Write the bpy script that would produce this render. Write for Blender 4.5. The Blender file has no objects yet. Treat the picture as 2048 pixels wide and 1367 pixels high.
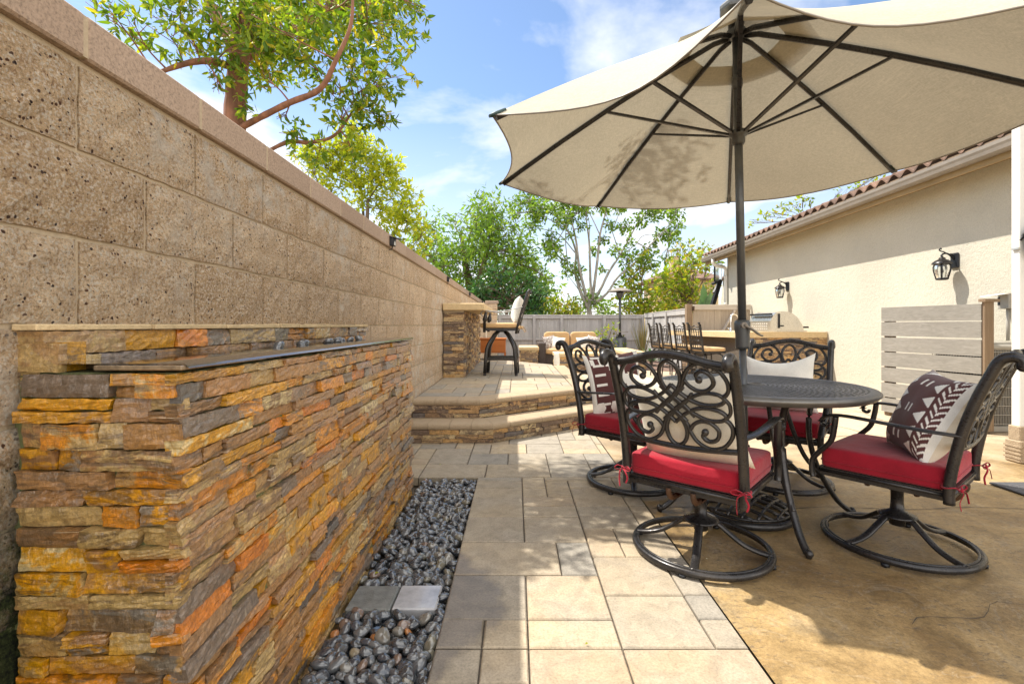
import bpy, math, random
from math import sin, cos, pi, sqrt, atan2, radians
from mathutils import Vector as V, Matrix
R = random.Random(11)
U = R.uniform
S = bpy.context.scene
COL = S.collection
H = 1.07; FX = 960.0; CX = 1032.0; CY = 650.0
def P(px, py, Y):            # a point seen at a photo pixel, at distance Y
    return V(((px-CX)/FX*Y, Y, H-(py-CY)/FX*Y))
def lerp(a, b, t): return a+(b-a)*t
# ---------------------------------------------------------------- objects
def tag(o, label=None, cat=None, group=None, kind=None):
    if label: o['label'] = label
    if cat: o['category'] = cat
    if group: o['group'] = group
    if kind: o['kind'] = kind
    return o
def thing(name, label, cat, loc=(0,0,0), rz=0, group=None):
    o = bpy.data.objects.new(name, None); COL.objects.link(o)
    o.empty_display_size = .1
    o.location = loc; o.rotation_euler = (0,0,rz)
    return tag(o, label, cat, group)
def copy_tree(o, parent=None):
    c = o.copy(); COL.objects.link(c)
    if parent is not None: c.parent = parent
    for ch in list(o.children): copy_tree(ch, c)
    return c
class MB:
    def __init__(s): s.v=[]; s.f=[]; s.m=[]; s.sm=[]
    def add(s, vs, fs, mi=0, smooth=False):
        b=len(s.v); s.v += [tuple(p) for p in vs]
        for f in fs:
            s.f.append([b+i for i in f]); s.m.append(mi); s.sm.append(smooth)
        return s
    def box(s, x0,x1,y0,y1,z0,z1, mi=0):
        vs=[(x,y,z) for z in (z0,z1) for y in (y0,y1) for x in (x0,x1)]
        return s.add(vs,[(0,2,3,1),(4,5,7,6),(0,1,5,4),(2,6,7,3),(0,4,6,2),(1,3,7,5)],mi)
    def cbox(s, x0,x1,y0,y1,z0,z1,c=.004, mi=0):      # chamfered box
        vs=[];
        def q(x,y,z): vs.append((x,y,z)); return len(vs)-1
        X=(x0,x1);Y=(y0,y1);Z=(z0,z1); sg=(1,-1); fx={};fy={};fz={}
        for i in (0,1):
            for j in (0,1):
                for k in (0,1):
                    fx[i,j,k]=q(X[i],Y[j]+sg[j]*c,Z[k]+sg[k]*c)
                    fy[i,j,k]=q(X[i]+sg[i]*c,Y[j],Z[k]+sg[k]*c)
                    fz[i,j,k]=q(X[i]+sg[i]*c,Y[j]+sg[j]*c,Z[k])
        fs=[]
        for i in (0,1):
            fs.append([fx[i,0,0],fx[i,1,0],fx[i,1,1],fx[i,0,1]][::(1 if i else -1)])
            fs.append([fy[0,i,0],fy[1,i,0],fy[1,i,1],fy[0,i,1]][::(-1 if i else 1)])
            fs.append([fz[0,0,i],fz[1,0,i],fz[1,1,i],fz[0,1,i]][::(1 if i else -1)])
        for i in (0,1):
            for j in (0,1):
                fs.append([fx[i,j,0],fx[i,j,1],fy[i,j,1],fy[i,j,0]][::(1 if i^j else -1)])
                fs.append([fx[i,0,j],fx[i,1,j],fz[i,1,j],fz[i,0,j]][::(-1 if i^j else 1)])
                fs.append([fy[0,i,j],fy[1,i,j],fz[1,i,j],fz[0,i,j]][::(1 if i^j else -1)])
                for k in (0,1):
                    fs.append([fx[i,j,k],fy[i,j,k],fz[i,j,k]][::(-1 if (i+j+k)%2 else 1)])
        return s.add(vs,fs,mi)
    def obox(s, a, b, w, h, up=(0,0,1), mi=0):        # bar from a to b, w across, h along up
        a=V(a); b=V(b); d=(b-a).normalized(); up=V(up)
        if abs(d.dot(up))>.98: up=V((0,1,0)) if abs(d.y)<.9 else V((1,0,0))
        r=d.cross(up).normalized(); u=r.cross(d).normalized()
        vs=[p+r*(w/2*i)+u*(h/2*j) for p in (a,b) for j in (-1,1) for i in (-1,1)]
        return s.add(vs,[(0,2,3,1),(4,5,7,6),(0,1,5,4),(2,6,7,3),(0,4,6,2),(1,3,7,5)],mi)
    def tube(s, pts, r, n=8, cap=True, mi=0, flat=1.0, up=None, closed=False):
        pts=[V(p) for p in pts]; L=len(pts)
        rs = r if isinstance(r,(list,tuple)) else [r]*L
        vs=[]; prev=None
        for i,p in enumerate(pts):
            if closed: d=pts[(i+1)%L]-pts[i-1]
            else: d=pts[min(i+1,L-1)]-pts[max(i-1,0)]
            if d.length<1e-9: d=V((0,0,1))
            d.normalize()
            if up is not None:
                a=V(up)
                if abs(a.dot(d))>.995: a=V((1,.02,.01)) if abs(d.x)<.8 else V((.01,1,.02))
                x=d.cross(a).normalized()
            else:
                if prev is None:
                    a=V((0,0,1)) if abs(d.z)<.9 else V((1,0,0)); x=d.cross(a).normalized()
                else:
                    x=(prev-d*prev.dot(d))
                    x = x.normalized() if x.length>1e-6 else d.orthogonal().normalized()
            prev=x; y=x.cross(d).normalized()
            for k in range(n):
                t=2*pi*k/n; vs.append(p+x*(rs[i]*cos(t))+y*(rs[i]*flat*sin(t)))
        fs=[]
        for i in range(L if closed else L-1):
            j=(i+1)%L
            for k in range(n):
                fs.append((i*n+k,i*n+(k+1)%n,j*n+(k+1)%n,j*n+k))
        s.add(vs,fs,mi,True)
        if cap and not closed:
            b=len(s.v)-L*n
            s.f.append([b+k for k in range(n)][::-1]); s.m.append(mi); s.sm.append(False)
            s.f.append([b+(L-1)*n+k for k in range(n)]); s.m.append(mi); s.sm.append(False)
        return s
    def lathe(s, prof, c=(0,0,0), n=20, mi=0, smooth=True):   # (r,z) profile about z
        vs=[]; L=len(prof)
        for r,z in prof:
            for k in range(n):
                t=2*pi*k/n; vs.append((c[0]+r*cos(t),c[1]+r*sin(t),c[2]+z))
        fs=[(i*n+k,i*n+(k+1)%n,(i+1)*n+(k+1)%n,(i+1)*n+k) for i in range(L-1) for k in range(n)]
        return s.add(vs,fs,mi,smooth)
    def ball(s, c, r, n=10, m=6, mi=0, sx=1, sy=1, sz=1):
        pr=[(max(r*sin(pi*i/m),1e-4),-r*cos(pi*i/m)*sz) for i in range(m+1)]
        b=len(s.v); s.lathe(pr,c,n,mi)
        for i in range(b,len(s.v)):
            x,y,z=s.v[i]; s.v[i]=(c[0]+(x-c[0])*sx,c[1]+(y-c[1])*sy,z)
        return s
    def poly(s, pts, z0, z1, mi=0):                   # prism over a ccw polygon
        n=len(pts)
        vs=[(x,y,z0) for x,y in pts]+[(x,y,z1) for x,y in pts]
        fs=[list(range(n))[::-1],[n+i for i in range(n)]]+[(i,(i+1)%n,n+(i+1)%n,n+i) for i in range(n)]
        return s.add(vs,fs,mi)
    def grid(s, rows, mi=0, smooth=True, fm=None):    # list of rows of points
        nr=len(rows); nc=len(rows[0]); b=len(s.v)
        s.v += [tuple(p) for r in rows for p in r]
        for i in range(nr-1):
            for j in range(nc-1):
                s.f.append([b+i*nc+j,b+i*nc+j+1,b+(i+1)*nc+j+1,b+(i+1)*nc+j])
                s.m.append(fm(i,j) if fm else mi); s.sm.append(smooth)
        return s
    def build(s, name, mats, parent=None, world=False, origin=None):
        me=bpy.data.meshes.new(name); o=bpy.data.objects.new(name,me)
        off=V((0,0,0))
        if world and parent is not None: off=parent.location.copy()
        if origin is not None: off=V(origin); o.location=off
        me.from_pydata([(x-off.x,y-off.y,z-off.z) for x,y,z in s.v],[],s.f)
        if not isinstance(mats,(list,tuple)): mats=[mats]
        for m in mats: me.materials.append(m)
        me.polygons.foreach_set('material_index',s.m); me.polygons.foreach_set('use_smooth',s.sm)
        me.update()
        COL.objects.link(o)
        if parent is not None: o.parent=parent
        return o
def spline(pts, k=6, closed=False):                    # Catmull-Rom through points
    pts=[V(p) for p in pts]; n=len(pts); out=[]
    for i in range(n if closed else n-1):
        if closed: p0,p1,p2,p3=(pts[(i+j)%n] for j in (-1,0,1,2))
        else: p0,p1,p2,p3=pts[max(i-1,0)],pts[i],pts[i+1],pts[min(i+2,n-1)]
        for q in range(k):
            t=q/k
            out.append(.5*((2*p1)+(p2-p0)*t+(2*p0-5*p1+4*p2-p3)*t*t+(3*p1-p0-3*p2+p3)*t**3))
    if not closed: out.append(pts[-1])
    return out
def clip(poly, conv):                                  # polygon clipped by a convex ccw polygon
    out=poly
    for i in range(len(conv)):
        a=conv[i]; b=conv[(i+1)%len(conv)]; ins=out; out=[]
        def side(p): return (b[0]-a[0])*(p[1]-a[1])-(b[1]-a[1])*(p[0]-a[0])
        for j in range(len(ins)):
            p=ins[j]; q=ins[(j+1)%len(ins)]; sp=side(p); sq=side(q)
            if sp>=0: out.append(p)
            if sp*sq<0:
                t=sp/(sp-sq); out.append((p[0]+(q[0]-p[0])*t,p[1]+(q[1]-p[1])*t))
        if len(out)<3: return []
    return out
# ---------------------------------------------------------------- materials
class NT:
    def __init__(s, name):
        s.m=bpy.data.materials.new(name); s.m.use_nodes=True; s.t=s.m.node_tree; s.t.nodes.clear()
        s.out=s.n('ShaderNodeOutputMaterial')
        s.co=None
    def n(s, t, **kw):
        n=s.t.nodes.new(t)
        for k,v in kw.items(): setattr(n,k,v)
        return n
    def link(s,a,b): s.t.links.new(a,b)
    def coord(s, scale=(1,1,1), kind='Object', rot=(0,0,0)):
        c=s.n('ShaderNodeTexCoord'); mp=s.n('ShaderNodeMapping')
        mp.inputs['Scale'].default_value=scale; mp.inputs['Rotation'].default_value=rot
        s.link(c.outputs[kind],mp.inputs['Vector']); return mp.outputs[0]
    def wcoord(s, scale=(1,1,1)):
        c=s.n('ShaderNodeNewGeometry'); mp=s.n('ShaderNodeMapping'); mp.inputs['Scale'].default_value=scale
        s.link(c.outputs['Position'],mp.inputs['Vector']); return mp.outputs[0]
    def noise(s, scale, vec=None, detail=4, rough=.6, dist=0):
        n=s.n('ShaderNodeTexNoise'); n.inputs['Scale'].default_value=scale; n.inputs['Detail'].default_value=detail
        n.inputs['Roughness'].default_value=rough; n.inputs['Distortion'].default_value=dist
        if vec is not None: s.link(vec,n.inputs['Vector'])
        return n.outputs['Fac']
    def voro(s, scale, vec=None, feature='F1', out='Distance', rand=1):
        n=s.n('ShaderNodeTexVoronoi'); n.feature=feature; n.inputs['Scale'].default_value=scale; n.inputs['Randomness'].default_value=rand
        if vec is not None: s.link(vec,n.inputs['Vector'])
        return n.outputs[out]
    def ramp(s, fac, stops, mode='LINEAR'):
        n=s.n('ShaderNodeValToRGB'); cr=n.color_ramp; cr.interpolation=mode
        while len(cr.elements)<len(stops): cr.elements.new(.5)
        for e,(p,c) in zip(cr.elements,stops):
            e.position=p; e.color=(c,c,c,1) if isinstance(c,(int,float)) else (*c,1)
        s.link(fac,n.inputs[0]); return n.outputs[0]
    def mix(s, fac, a, b, mode='MIX'):
        n=s.n('ShaderNodeMix'); n.data_type='RGBA'; n.blend_type=mode
        for x,i in ((fac,0),(a,6),(b,7)):
            if isinstance(x,(int,float)): n.inputs[i].default_value = x if i==0 else (x,x,x,1)
            elif isinstance(x,tuple): n.inputs[i].default_value=(*x,1)
            else: s.link(x,n.inputs[i])
        return n.outputs[2]
    def math(s, op, a, b=0.0, c=None):
        n=s.n('ShaderNodeMath'); n.operation=op
        for i,x in enumerate((a,b) if c is None else (a,b,c)):
            if isinstance(x,(int,float)): n.inputs[i].default_value=x
            else: s.link(x,n.inputs[i])
        return n.outputs[0]
    def island(s): return s.n('ShaderNodeNewGeometry').outputs['Random Per Island']
    def orand(s): return s.n('ShaderNodeObjectInfo').outputs['Random']
    def bump(s, h, strength=.5, dist=.01, normal=None):
        n=s.n('ShaderNodeBump'); n.inputs['Strength'].default_value=strength; n.inputs['Distance'].default_value=dist
        s.link(h,n.inputs['Height'])
        if normal is not None: s.link(normal,n.inputs['Normal'])
        return n.outputs[0]
    def bsdf(s, color, rough=.6, metal=0, normal=None, coat=0, coatr=.1, spec=.5, trans=0, alpha=None, sheen=0):
        b=s.n('ShaderNodeBsdfPrincipled')
        def st(k,x):
            if isinstance(x,(int,float)): b.inputs[k].default_value=x
            elif isinstance(x,tuple): b.inputs[k].default_value=(*x,1)
            else: s.link(x,b.inputs[k])
        st('Base Color',color); st('Roughness',rough); st('Metallic',metal)
        st('Coat Weight',coat); st('Coat Roughness',coatr); st('Specular IOR Level',spec); st('Transmission Weight',trans); st('Sheen Weight',sheen)
        if alpha is not None: st('Alpha',alpha)
        if normal is not None: s.link(normal,b.inputs['Normal'])
        return b.outputs[0]
    def done(s, sh): s.link(sh,s.out.inputs[0]); return s.m
def plain(name, color, rough=.55, metal=0, var=.25, scale=18, bump=.15, coat=0, spec=.5, sheen=0, stretch=(1,1,1)):
    t=NT(name); c=t.coord(stretch); n=t.noise(scale,c,5,.65)
    lo=tuple(x*(1-var) for x in color); hi=tuple(min(1,x*(1+var)) for x in color)
    col=t.ramp(n,[(.3,lo),(.7,hi)])
    return t.done(t.bsdf(col,t.ramp(n,[(.3,max(0,rough-.08)),(.7,min(1,rough+.08))]),metal,t.bump(t.noise(scale*6,c,4,.7),bump,.004),coat,spec=spec,sheen=sheen))
def mould(t,c,col):                                     # black-green growth at the foot of the wall beside the fountain
    sp=t.n('ShaderNodeSeparateXYZ'); t.link(c,sp.inputs[0])
    low=t.math('ADD',sp.outputs[2],t.math('MULTIPLY',t.noise(9,c,6,.75),1.1))
    m=t.n('ShaderNodeMapRange'); t.link(low,m.inputs[0]); m.inputs[1].default_value=1.02; m.inputs[2].default_value=1.42; m.inputs[3].default_value=1; m.inputs[4].default_value=0
    wet=t.math('MULTIPLY',m.outputs[0],t.math('LESS_THAN',sp.outputs[1],.99))
    return t.mix(wet,col,t.ramp(t.noise(45,c,5,.8),[(.40,(.010,.012,.007)),(.56,(.05,.065,.018)),(.72,(.20,.19,.10))]))
def m_mortar():
    t=NT('mortar_joint'); c=t.wcoord(); n=t.noise(70,c,5,.75)
    k=t.mix(.5,(.46,.37,.255),t.ramp(n,[(.3,.7),(.6,1.1)]),'MULTIPLY')
    return t.done(t.bsdf(mould(t,c,k),.92,0,t.bump(n,.6,.006),spec=.2))
def m_block():
    t=NT('split_face_block'); c=t.wcoord()
    isl=t.island()
    base=t.ramp(isl,[(0,(.67,.475,.28)),(.5,(.77,.555,.335)),(1,(.86,.65,.42))])
    n1=t.noise(125,c,5,.7); n2=t.noise(8,c,6,.7); n3=t.noise(1.3,c,4,.6); n4=t.noise(48,c,6,.8,.3); n5=t.noise(260,c,3,.7)
    col=t.mix(t.ramp(n4,[(.38,.8),(.46,.25),(.52,0.)]),base,(.47,.29,.155))
    col=t.mix(t.ramp(n1,[(.52,0.),(.58,.95)]),col,(.90,.77,.62))
    col=t.mix(t.ramp(n1,[(.35,.9),(.43,0.)]),col,(.30,.175,.10))
    col=t.mix(.5,col,t.ramp(n5,[(.32,.65),(.5,1.05),(.66,1.4)]),'MULTIPLY')
    col=t.mix(t.ramp(n2,[(.45,0.),(.75,.45)]),col,(.47,.30,.165))
    v=t.voro(80,c,out='Color'); dc=t.n('ShaderNodeVectorMath'); nz=t.n('ShaderNodeTexNoise'); nz.inputs['Scale'].default_value=60; t.link(c,nz.inputs['Vector']); 
    sc=t.n('ShaderNodeVectorMath',operation='SCALE'); sc.inputs[3].default_value=.008; t.link(nz.outputs['Color'],sc.inputs[0]); t.link(c,dc.inputs[0]); t.link(sc.outputs[0],dc.inputs[1])
    v=t.voro(125,dc.outputs[0],out='Color'); vd=t.voro(125,dc.outputs[0])
    sx=t.n('ShaderNodeSeparateColor'); t.link(v,sx.inputs[0])
    dk=t.math('MULTIPLY',t.math('GREATER_THAN',sx.outputs[0],.86),t.math('LESS_THAN',vd,t.math('MULTIPLY',sx.outputs[1],.55)))
    col=t.mix(dk,col,t.ramp(sx.outputs[2],[(0,(.06,.04,.035)),(.6,(.16,.075,.04)),(1,(.10,.08,.075))]))
    lite=t.math('MULTIPLY',t.math('LESS_THAN',sx.outputs[0],.22),t.math('LESS_THAN',vd,.42))
    col=t.mix(t.math('MULTIPLY',lite,.75),col,(.86,.76,.62))
    eff=t.math('MULTIPLY',t.ramp(n3,[(.50,0.),(.60,1.)]),t.ramp(t.noise(11,c,5,.75),[(.45,0.),(.62,.85)]))
    col=t.mix(eff,col,(.80,.72,.61))
    col=mould(t,c,col)
    hgt=t.math('ADD',t.math('MULTIPLY',n1,.8),t.math('ADD',t.math('MULTIPLY',n2,1.2),t.math('MULTIPLY',n4,1.4)))
    return t.done(t.bsdf(col,.92,0,t.bump(hgt,1.0,.024),spec=.2))
def m_cap():
    t=NT('precision_cap'); c=t.wcoord(); isl=t.island()
    base=t.ramp(isl,[(0,(.36,.265,.195)),(1,(.43,.325,.245))])
    n=t.noise(140,c,5,.75); n2=t.noise(3,c,5,.6)
    col=t.mix(.7,base,t.ramp(n,[(.34,.35),(.5,.95),(.7,1.3)]),'MULTIPLY')
    col=t.mix(t.ramp(n2,[(.45,0.),(.7,.35)]),col,(.36,.26,.19))
    return t.done(t.bsdf(col,.9,0,t.bump(n,.5,.004),spec=.2))
def m_ledger(name, wet):
    t=NT(name); c=t.wcoord(); isl=t.island()
    off=t.n('ShaderNodeCombineXYZ'); t.link(t.math('MULTIPLY',isl,37.),off.inputs[0]); t.link(t.math('MULTIPLY',isl,91.),off.inputs[1]); t.link(t.math('MULTIPLY',isl,53.),off.inputs[2])
    ad=t.n('ShaderNodeVectorMath'); t.link(c,ad.inputs[0]); t.link(off.outputs[0],ad.inputs[1]); c2=ad.outputs[0]
    mp=t.n('ShaderNodeMapping'); mp.inputs['Scale'].default_value=(5,5,34); t.link(c2,mp.inputs['Vector']); st=mp.outputs[0]
    r2=t.math('FRACT',t.math('MULTIPLY',isl,17.37)); r3=t.math('FRACT',t.math('MULTIPLY',isl,5.71))
    if wet:
        pal=[(0,(.31,.185,.10)),(.10,(.60,.25,.035)),(.18,(.36,.205,.095)),(.27,(.62,.29,.035)),(.35,(.44,.315,.16)),(.45,(.29,.165,.085)),(.54,(.11,.10,.09)),(.57,(.46,.33,.17)),(.66,(.39,.225,.12)),(.74,(.56,.29,.05)),(.82,(.41,.265,.13)),(.89,(.17,.13,.10)),(.92,(.58,.19,.03)),(.96,(.60,.49,.29))]
        alt=t.ramp(r2,[(0,(.19,.12,.07)),(.15,(.58,.30,.06)),(.35,(.32,.19,.10)),(.55,(.48,.35,.18)),(.7,(.55,.23,.055)),(.88,(.18,.155,.125))],'CONSTANT')
    else:
        pal=[(0,(.30,.20,.12)),(.15,(.50,.34,.18)),(.3,(.22,.155,.11)),(.42,(.56,.40,.21)),(.55,(.17,.15,.14)),(.65,(.46,.29,.14)),(.78,(.34,.24,.15)),(.88,(.56,.34,.14)),(.95,(.62,.48,.27))]
        alt=t.ramp(r2,[(0,(.14,.10,.08)),(.3,(.48,.31,.15)),(.5,(.24,.17,.12)),(.75,(.54,.41,.23))],'CONSTANT')
    base=t.ramp(isl,pal,'CONSTANT')
    n1=t.noise(1.0,st,6,.72,.8); n2=t.noise(9,c2,6,.68,1.1); n3=t.noise(70,c2,6,.78); n4=t.noise(22,c2,5,.7,.5)
    edge=t.math('ADD',t.math('MULTIPLY',n2,.65),t.math('MULTIPLY',n1,.35))
    col=t.mix(t.math('MULTIPLY',t.ramp(edge,[(.47,0.),(.53,1.)]),t.ramp(r3,[(.25,0.),(.5,.95)])),base,alt)
    bands=t.math('MULTIPLY',t.ramp(n1,[(.42,.8),(.50,0.)]),t.math('GREATER_THAN',r2,.45))
    col=t.mix(bands,col,(.12,.08,.05) if wet else (.13,.10,.08))
    col=t.mix(.7,col,t.ramp(n3,[(.3,.4),(.5,1.),(.70,1.55)]),'MULTIPLY')
    col=t.mix(.5,col,t.ramp(n4,[(.3,.6),(.6,1.15)]),'MULTIPLY')
    hg=t.math('ADD',t.math('MULTIPLY',n1,1.0),t.math('ADD',t.math('MULTIPLY',n3,.5),t.math('MULTIPLY',n4,.45)))
    col=t.mix(.5,col,t.ramp(t.noise(150,c,3,.7),[(.35,.6),(.65,1.35)]),'MULTIPLY')
    if wet:
        # thin lime lines left by the running water
        mp2=t.n('ShaderNodeMapping'); mp2.inputs['Scale'].default_value=(40,40,5); t.link(c,mp2.inputs['Vector'])
        sl=t.math('MULTIPLY',t.ramp(t.noise(1.,mp2.outputs[0],4,.7),[(.62,0.),(.70,.35)]),t.ramp(t.noise(2.2,c,3,.6),[(.47,0.),(.60,1.)]))
        mp3=t.n('ShaderNodeMapping'); mp3.inputs['Scale'].default_value=(3,3,120); t.link(c2,mp3.inputs['Vector'])
        sl=t.math('MAXIMUM',sl,t.math('MULTIPLY',t.ramp(t.noise(1.,mp3.outputs[0],3,.6),[(.67,0.),(.72,.7)]),t.math('GREATER_THAN',r3,.6)))
        col=t.mix(sl,col,(.72,.62,.47))
        mp4=t.n('ShaderNodeMapping'); mp4.inputs['Scale'].default_value=(55,55,16); t.link(c,mp4.inputs['Vector'])
        cb=t.bump(t.math('ADD',t.noise(1.,mp4.outputs[0],4,.7),t.math('MULTIPLY',n4,.9)),.8,.009)
        hs=t.n('ShaderNodeHueSaturation'); hs.inputs['Saturation'].default_value=1.2; hs.inputs['Value'].default_value=1.0; t.link(col,hs.inputs['Color']); col=hs.outputs[0]
        b=t.bsdf(col,t.ramp(n2,[(.35,.25),(.65,.45)]),0,t.bump(hg,.7,.008),coat=1.,coatr=.06,spec=.6)
        b.node.inputs['Coat IOR'].default_value=1.6; t.link(cb,b.node.inputs['Coat Normal'])
        return t.done(b)
    return t.done(t.bsdf(col,.8,0,t.bump(hg,.8,.012),spec=.3))
def m_paver():
    t=NT('paver_stone'); c=t.wcoord(); isl=t.island()
    base=t.ramp(isl,[(0,(.40,.315,.205)),(.2,(.30,.265,.21)),(.4,(.45,.355,.23)),(.6,(.26,.24,.205)),(.8,(.40,.325,.225)),(1,(.35,.265,.175))])
    n1=t.noise(3.2,c,5,.6); n2=t.noise(120,c,4,.75); n3=t.noise(14,c,5,.65,.6)
    col=t.mix(t.ramp(n1,[(.42,0.),(.66,.55)]),base,(.33,.295,.245))
    col=t.mix(.6,col,t.ramp(n2,[(.3,.5),(.5,1.),(.7,1.3)]),'MULTIPLY')
    col=t.mix(.65,col,t.ramp(n3,[(.35,.72),(.6,1.08)]),'MULTIPLY')
    # splashes beside the pebble bed soak the pavers
    sp=t.n('ShaderNodeSeparateXYZ'); t.link(c,sp.inputs[0])
    dy=t.math('SUBTRACT',sp.outputs[1],1.86); d=t.math('ADD',t.math('MULTIPLY',t.math('ADD',sp.outputs[0],.30),2.5),t.math('ABSOLUTE',t.math('MULTIPLY',dy,1.35)))
    d=t.math('ADD',d,t.math('MULTIPLY',t.math('SUBTRACT',t.noise(5,c,5,.6),.5),.7))
    inx=t.math('LESS_THAN',sp.outputs[0],.4)
    wet=t.math('MULTIPLY',t.ramp(d,[(.62,1.),(.74,0.)]),inx)
    col=t.mix(t.math('MULTIPLY',wet,.8),col,t.mix(1.,col,(.50,.48,.47),'MULTIPLY'))
    rough=t.ramp(wet,[(0,.82),(1,.30)])
    return t.done(t.bsdf(col,rough,0,t.bump(t.math('ADD',n3,t.math('MULTIPLY',n2,.3)),.45,.006),spec=.35))
def m_concrete():
    t=NT('stamped_concrete'); c=t.wcoord()
    n1=t.noise(1.7,c,6,.65,.7); n2=t.noise(7,c,6,.7,.5); n3=t.noise(55,c,5,.8)
    col=t.ramp(n1,[(.3,(.18,.112,.046)),(.45,(.265,.175,.077)),(.58,(.35,.24,.11)),(.72,(.33,.26,.165))])
    col=t.mix(.85,col,t.ramp(n2,[(.3,.62),(.5,.98),(.7,1.22)]),'MULTIPLY')
    mp=t.n('ShaderNodeMapping'); mp.inputs['Scale'].default_value=(22,58,1); mp.inputs['Rotation'].default_value=(0,0,.35); t.link(c,mp.inputs['Vector'])
    fl=t.ramp(t.noise(1.,mp.outputs[0],4,.75),[(.575,0.),(.63,.75)])
    col=t.mix(t.math('MULTIPLY',fl,t.ramp(t.noise(2.3,c,3,.5),[(.4,.15),(.6,1.)])),col,(.13,.10,.07))
    vein=t.ramp(t.noise(2.2,c,5,.6,1.6),[(.49,0.),(.5,.16),(.51,0.)])
    col=t.mix(vein,col,(.46,.43,.37))
    col=t.mix(.55,col,t.ramp(n3,[(.3,.5),(.7,1.4)]),'MULTIPLY')
    col=t.mix(.4,col,t.ramp(t.noise(170,c,3,.7),[(.3,.5),(.7,1.4)]),'MULTIPLY')
    # far part of the slab is paler
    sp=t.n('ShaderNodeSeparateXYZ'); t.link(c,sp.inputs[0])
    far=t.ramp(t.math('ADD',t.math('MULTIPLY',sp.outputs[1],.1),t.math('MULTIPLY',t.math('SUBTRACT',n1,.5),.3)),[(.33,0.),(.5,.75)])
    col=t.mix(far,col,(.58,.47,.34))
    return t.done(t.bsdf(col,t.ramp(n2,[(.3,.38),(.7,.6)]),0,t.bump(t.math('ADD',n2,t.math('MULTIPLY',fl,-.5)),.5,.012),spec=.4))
def m_metal(name, a, b, rough=.38, metal=.75):
    t=NT(name); c=t.coord(); n=t.noise(60,c,5,.7); n2=t.noise(9,c,4,.6)
    col=t.mix(t.ramp(n2,[(.35,0.),(.7,1.)]),a,b)
    return t.done(t.bsdf(col,t.ramp(n,[(.3,rough-.1),(.7,rough+.14)]),metal,t.bump(n,.18,.002)))
def m_fabric(name, col, rough=.9, weave=420, var=.12, transl=0, sheen=.2, wrinkle=.25):
    t=NT(name); c=t.coord(); n=t.noise(5,c,4,.6); f=t.noise(weave,c,2,.6)
    lo=tuple(x*(1-var) for x in col); hi=tuple(min(1,x*(1+var)) for x in col)
    k=t.mix(.35,t.ramp(n,[(.3,lo),(.7,hi)]),t.ramp(f,[(.3,.6),(.7,1.3)]),'MULTIPLY')
    nb=t.bump(f,.25,.0015,t.bump(n,wrinkle,.02))
    b=t.bsdf(k,rough,0,nb,sheen=sheen,spec=.25)
    if transl:
        tr=t.n('ShaderNodeBsdfTranslucent'); t.link(k,tr.inputs[0]); t.link(nb,tr.inputs['Normal'])
        mx=t.n('ShaderNodeMixShader'); mx.inputs[0].default_value=transl; t.link(b,mx.inputs[1]); t.link(tr.outputs[0],mx.inputs[2]); b=mx.outputs[0]
    return t.done(b)
def m_canopy():
    t=NT('canopy_cloth'); c=t.coord()
    st=t.coord((12,130,130)); st2=t.coord((130,12,130))
    a=t.noise(1.,st,3,.7); b2=t.noise(1.,st2,3,.7); n=t.noise(2.5,c,4,.6)
    k=t.mix(.45,(.52,.475,.37),t.ramp(t.math('MAXIMUM',a,b2),[(.45,.62),(.7,1.12)]),'MULTIPLY')
    k=t.mix(.35,k,t.ramp(n,[(.3,.8),(.7,1.1)]),'MULTIPLY')
    b=t.bsdf(k,.9,0,t.bump(a,.3,.002),spec=.2)
    tr=t.n('ShaderNodeBsdfTranslucent'); t.link(k,tr.inputs[0])
    mx=t.n('ShaderNodeMixShader'); mx.inputs[0].default_value=.17; t.link(b,mx.inputs[1]); t.link(tr.outputs[0],mx.inputs[2])
    return t.done(mx.outputs[0])
def m_leaf(name, stops, transl=.45, rough=.45):
    t=NT(name); isl=t.island(); c=t.wcoord()
    k=t.ramp(isl,stops)
    k=t.mix(.5,k,t.ramp(t.noise(1.6,c,3,.6),[(.3,.62),(.7,1.25)]),'MULTIPLY')
    b=t.bsdf(k,rough,0,spec=.4)
    tr=t.n('ShaderNodeBsdfTranslucent'); t.link(t.mix(1.,k,(1.5,1.6,.7),'MULTIPLY'),tr.inputs[0])
    mx=t.n('ShaderNodeMixShader'); mx.inputs[0].default_value=transl; t.link(b,mx.inputs[1]); t.link(tr.outputs[0],mx.inputs[2])
    return t.done(mx.outputs[0])
def m_wood(name, a, b, axis='z', rough=.8, scale=3):
    t=NT(name); isl=t.island(); c=t.wcoord()
    sc={'x':(2,40,40),'y':(40,2,40),'z':(40,40,2)}[axis]
    mp=t.n('ShaderNodeMapping'); mp.inputs['Scale'].default_value=sc; t.link(c,mp.inputs['Vector'])
    off=t.n('ShaderNodeVectorMath'); t.link(mp.outputs[0],off.inputs[0]); cx=t.n('ShaderNodeCombineXYZ')
    for i in range(3): t.link(t.math('MULTIPLY',isl,71.+i*13),cx.inputs[i])
    t.link(cx.outputs[0],off.inputs[1])
    g=t.noise(1.,off.outputs[0],5,.65,1.2); n2=t.noise(scale,c,4,.6)
    col=t.mix(t.ramp(g,[(.32,0.),(.68,1.)]),a,b)
    col=t.mix(.5,col,t.ramp(isl,[(0,.82),(1,1.15)]),'MULTIPLY')
    col=t.mix(.4,col,t.ramp(n2,[(.3,.8),(.7,1.15)]),'MULTIPLY')
    return t.done(t.bsdf(col,rough,0,t.bump(g,.4,.004),spec=.3))
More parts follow.
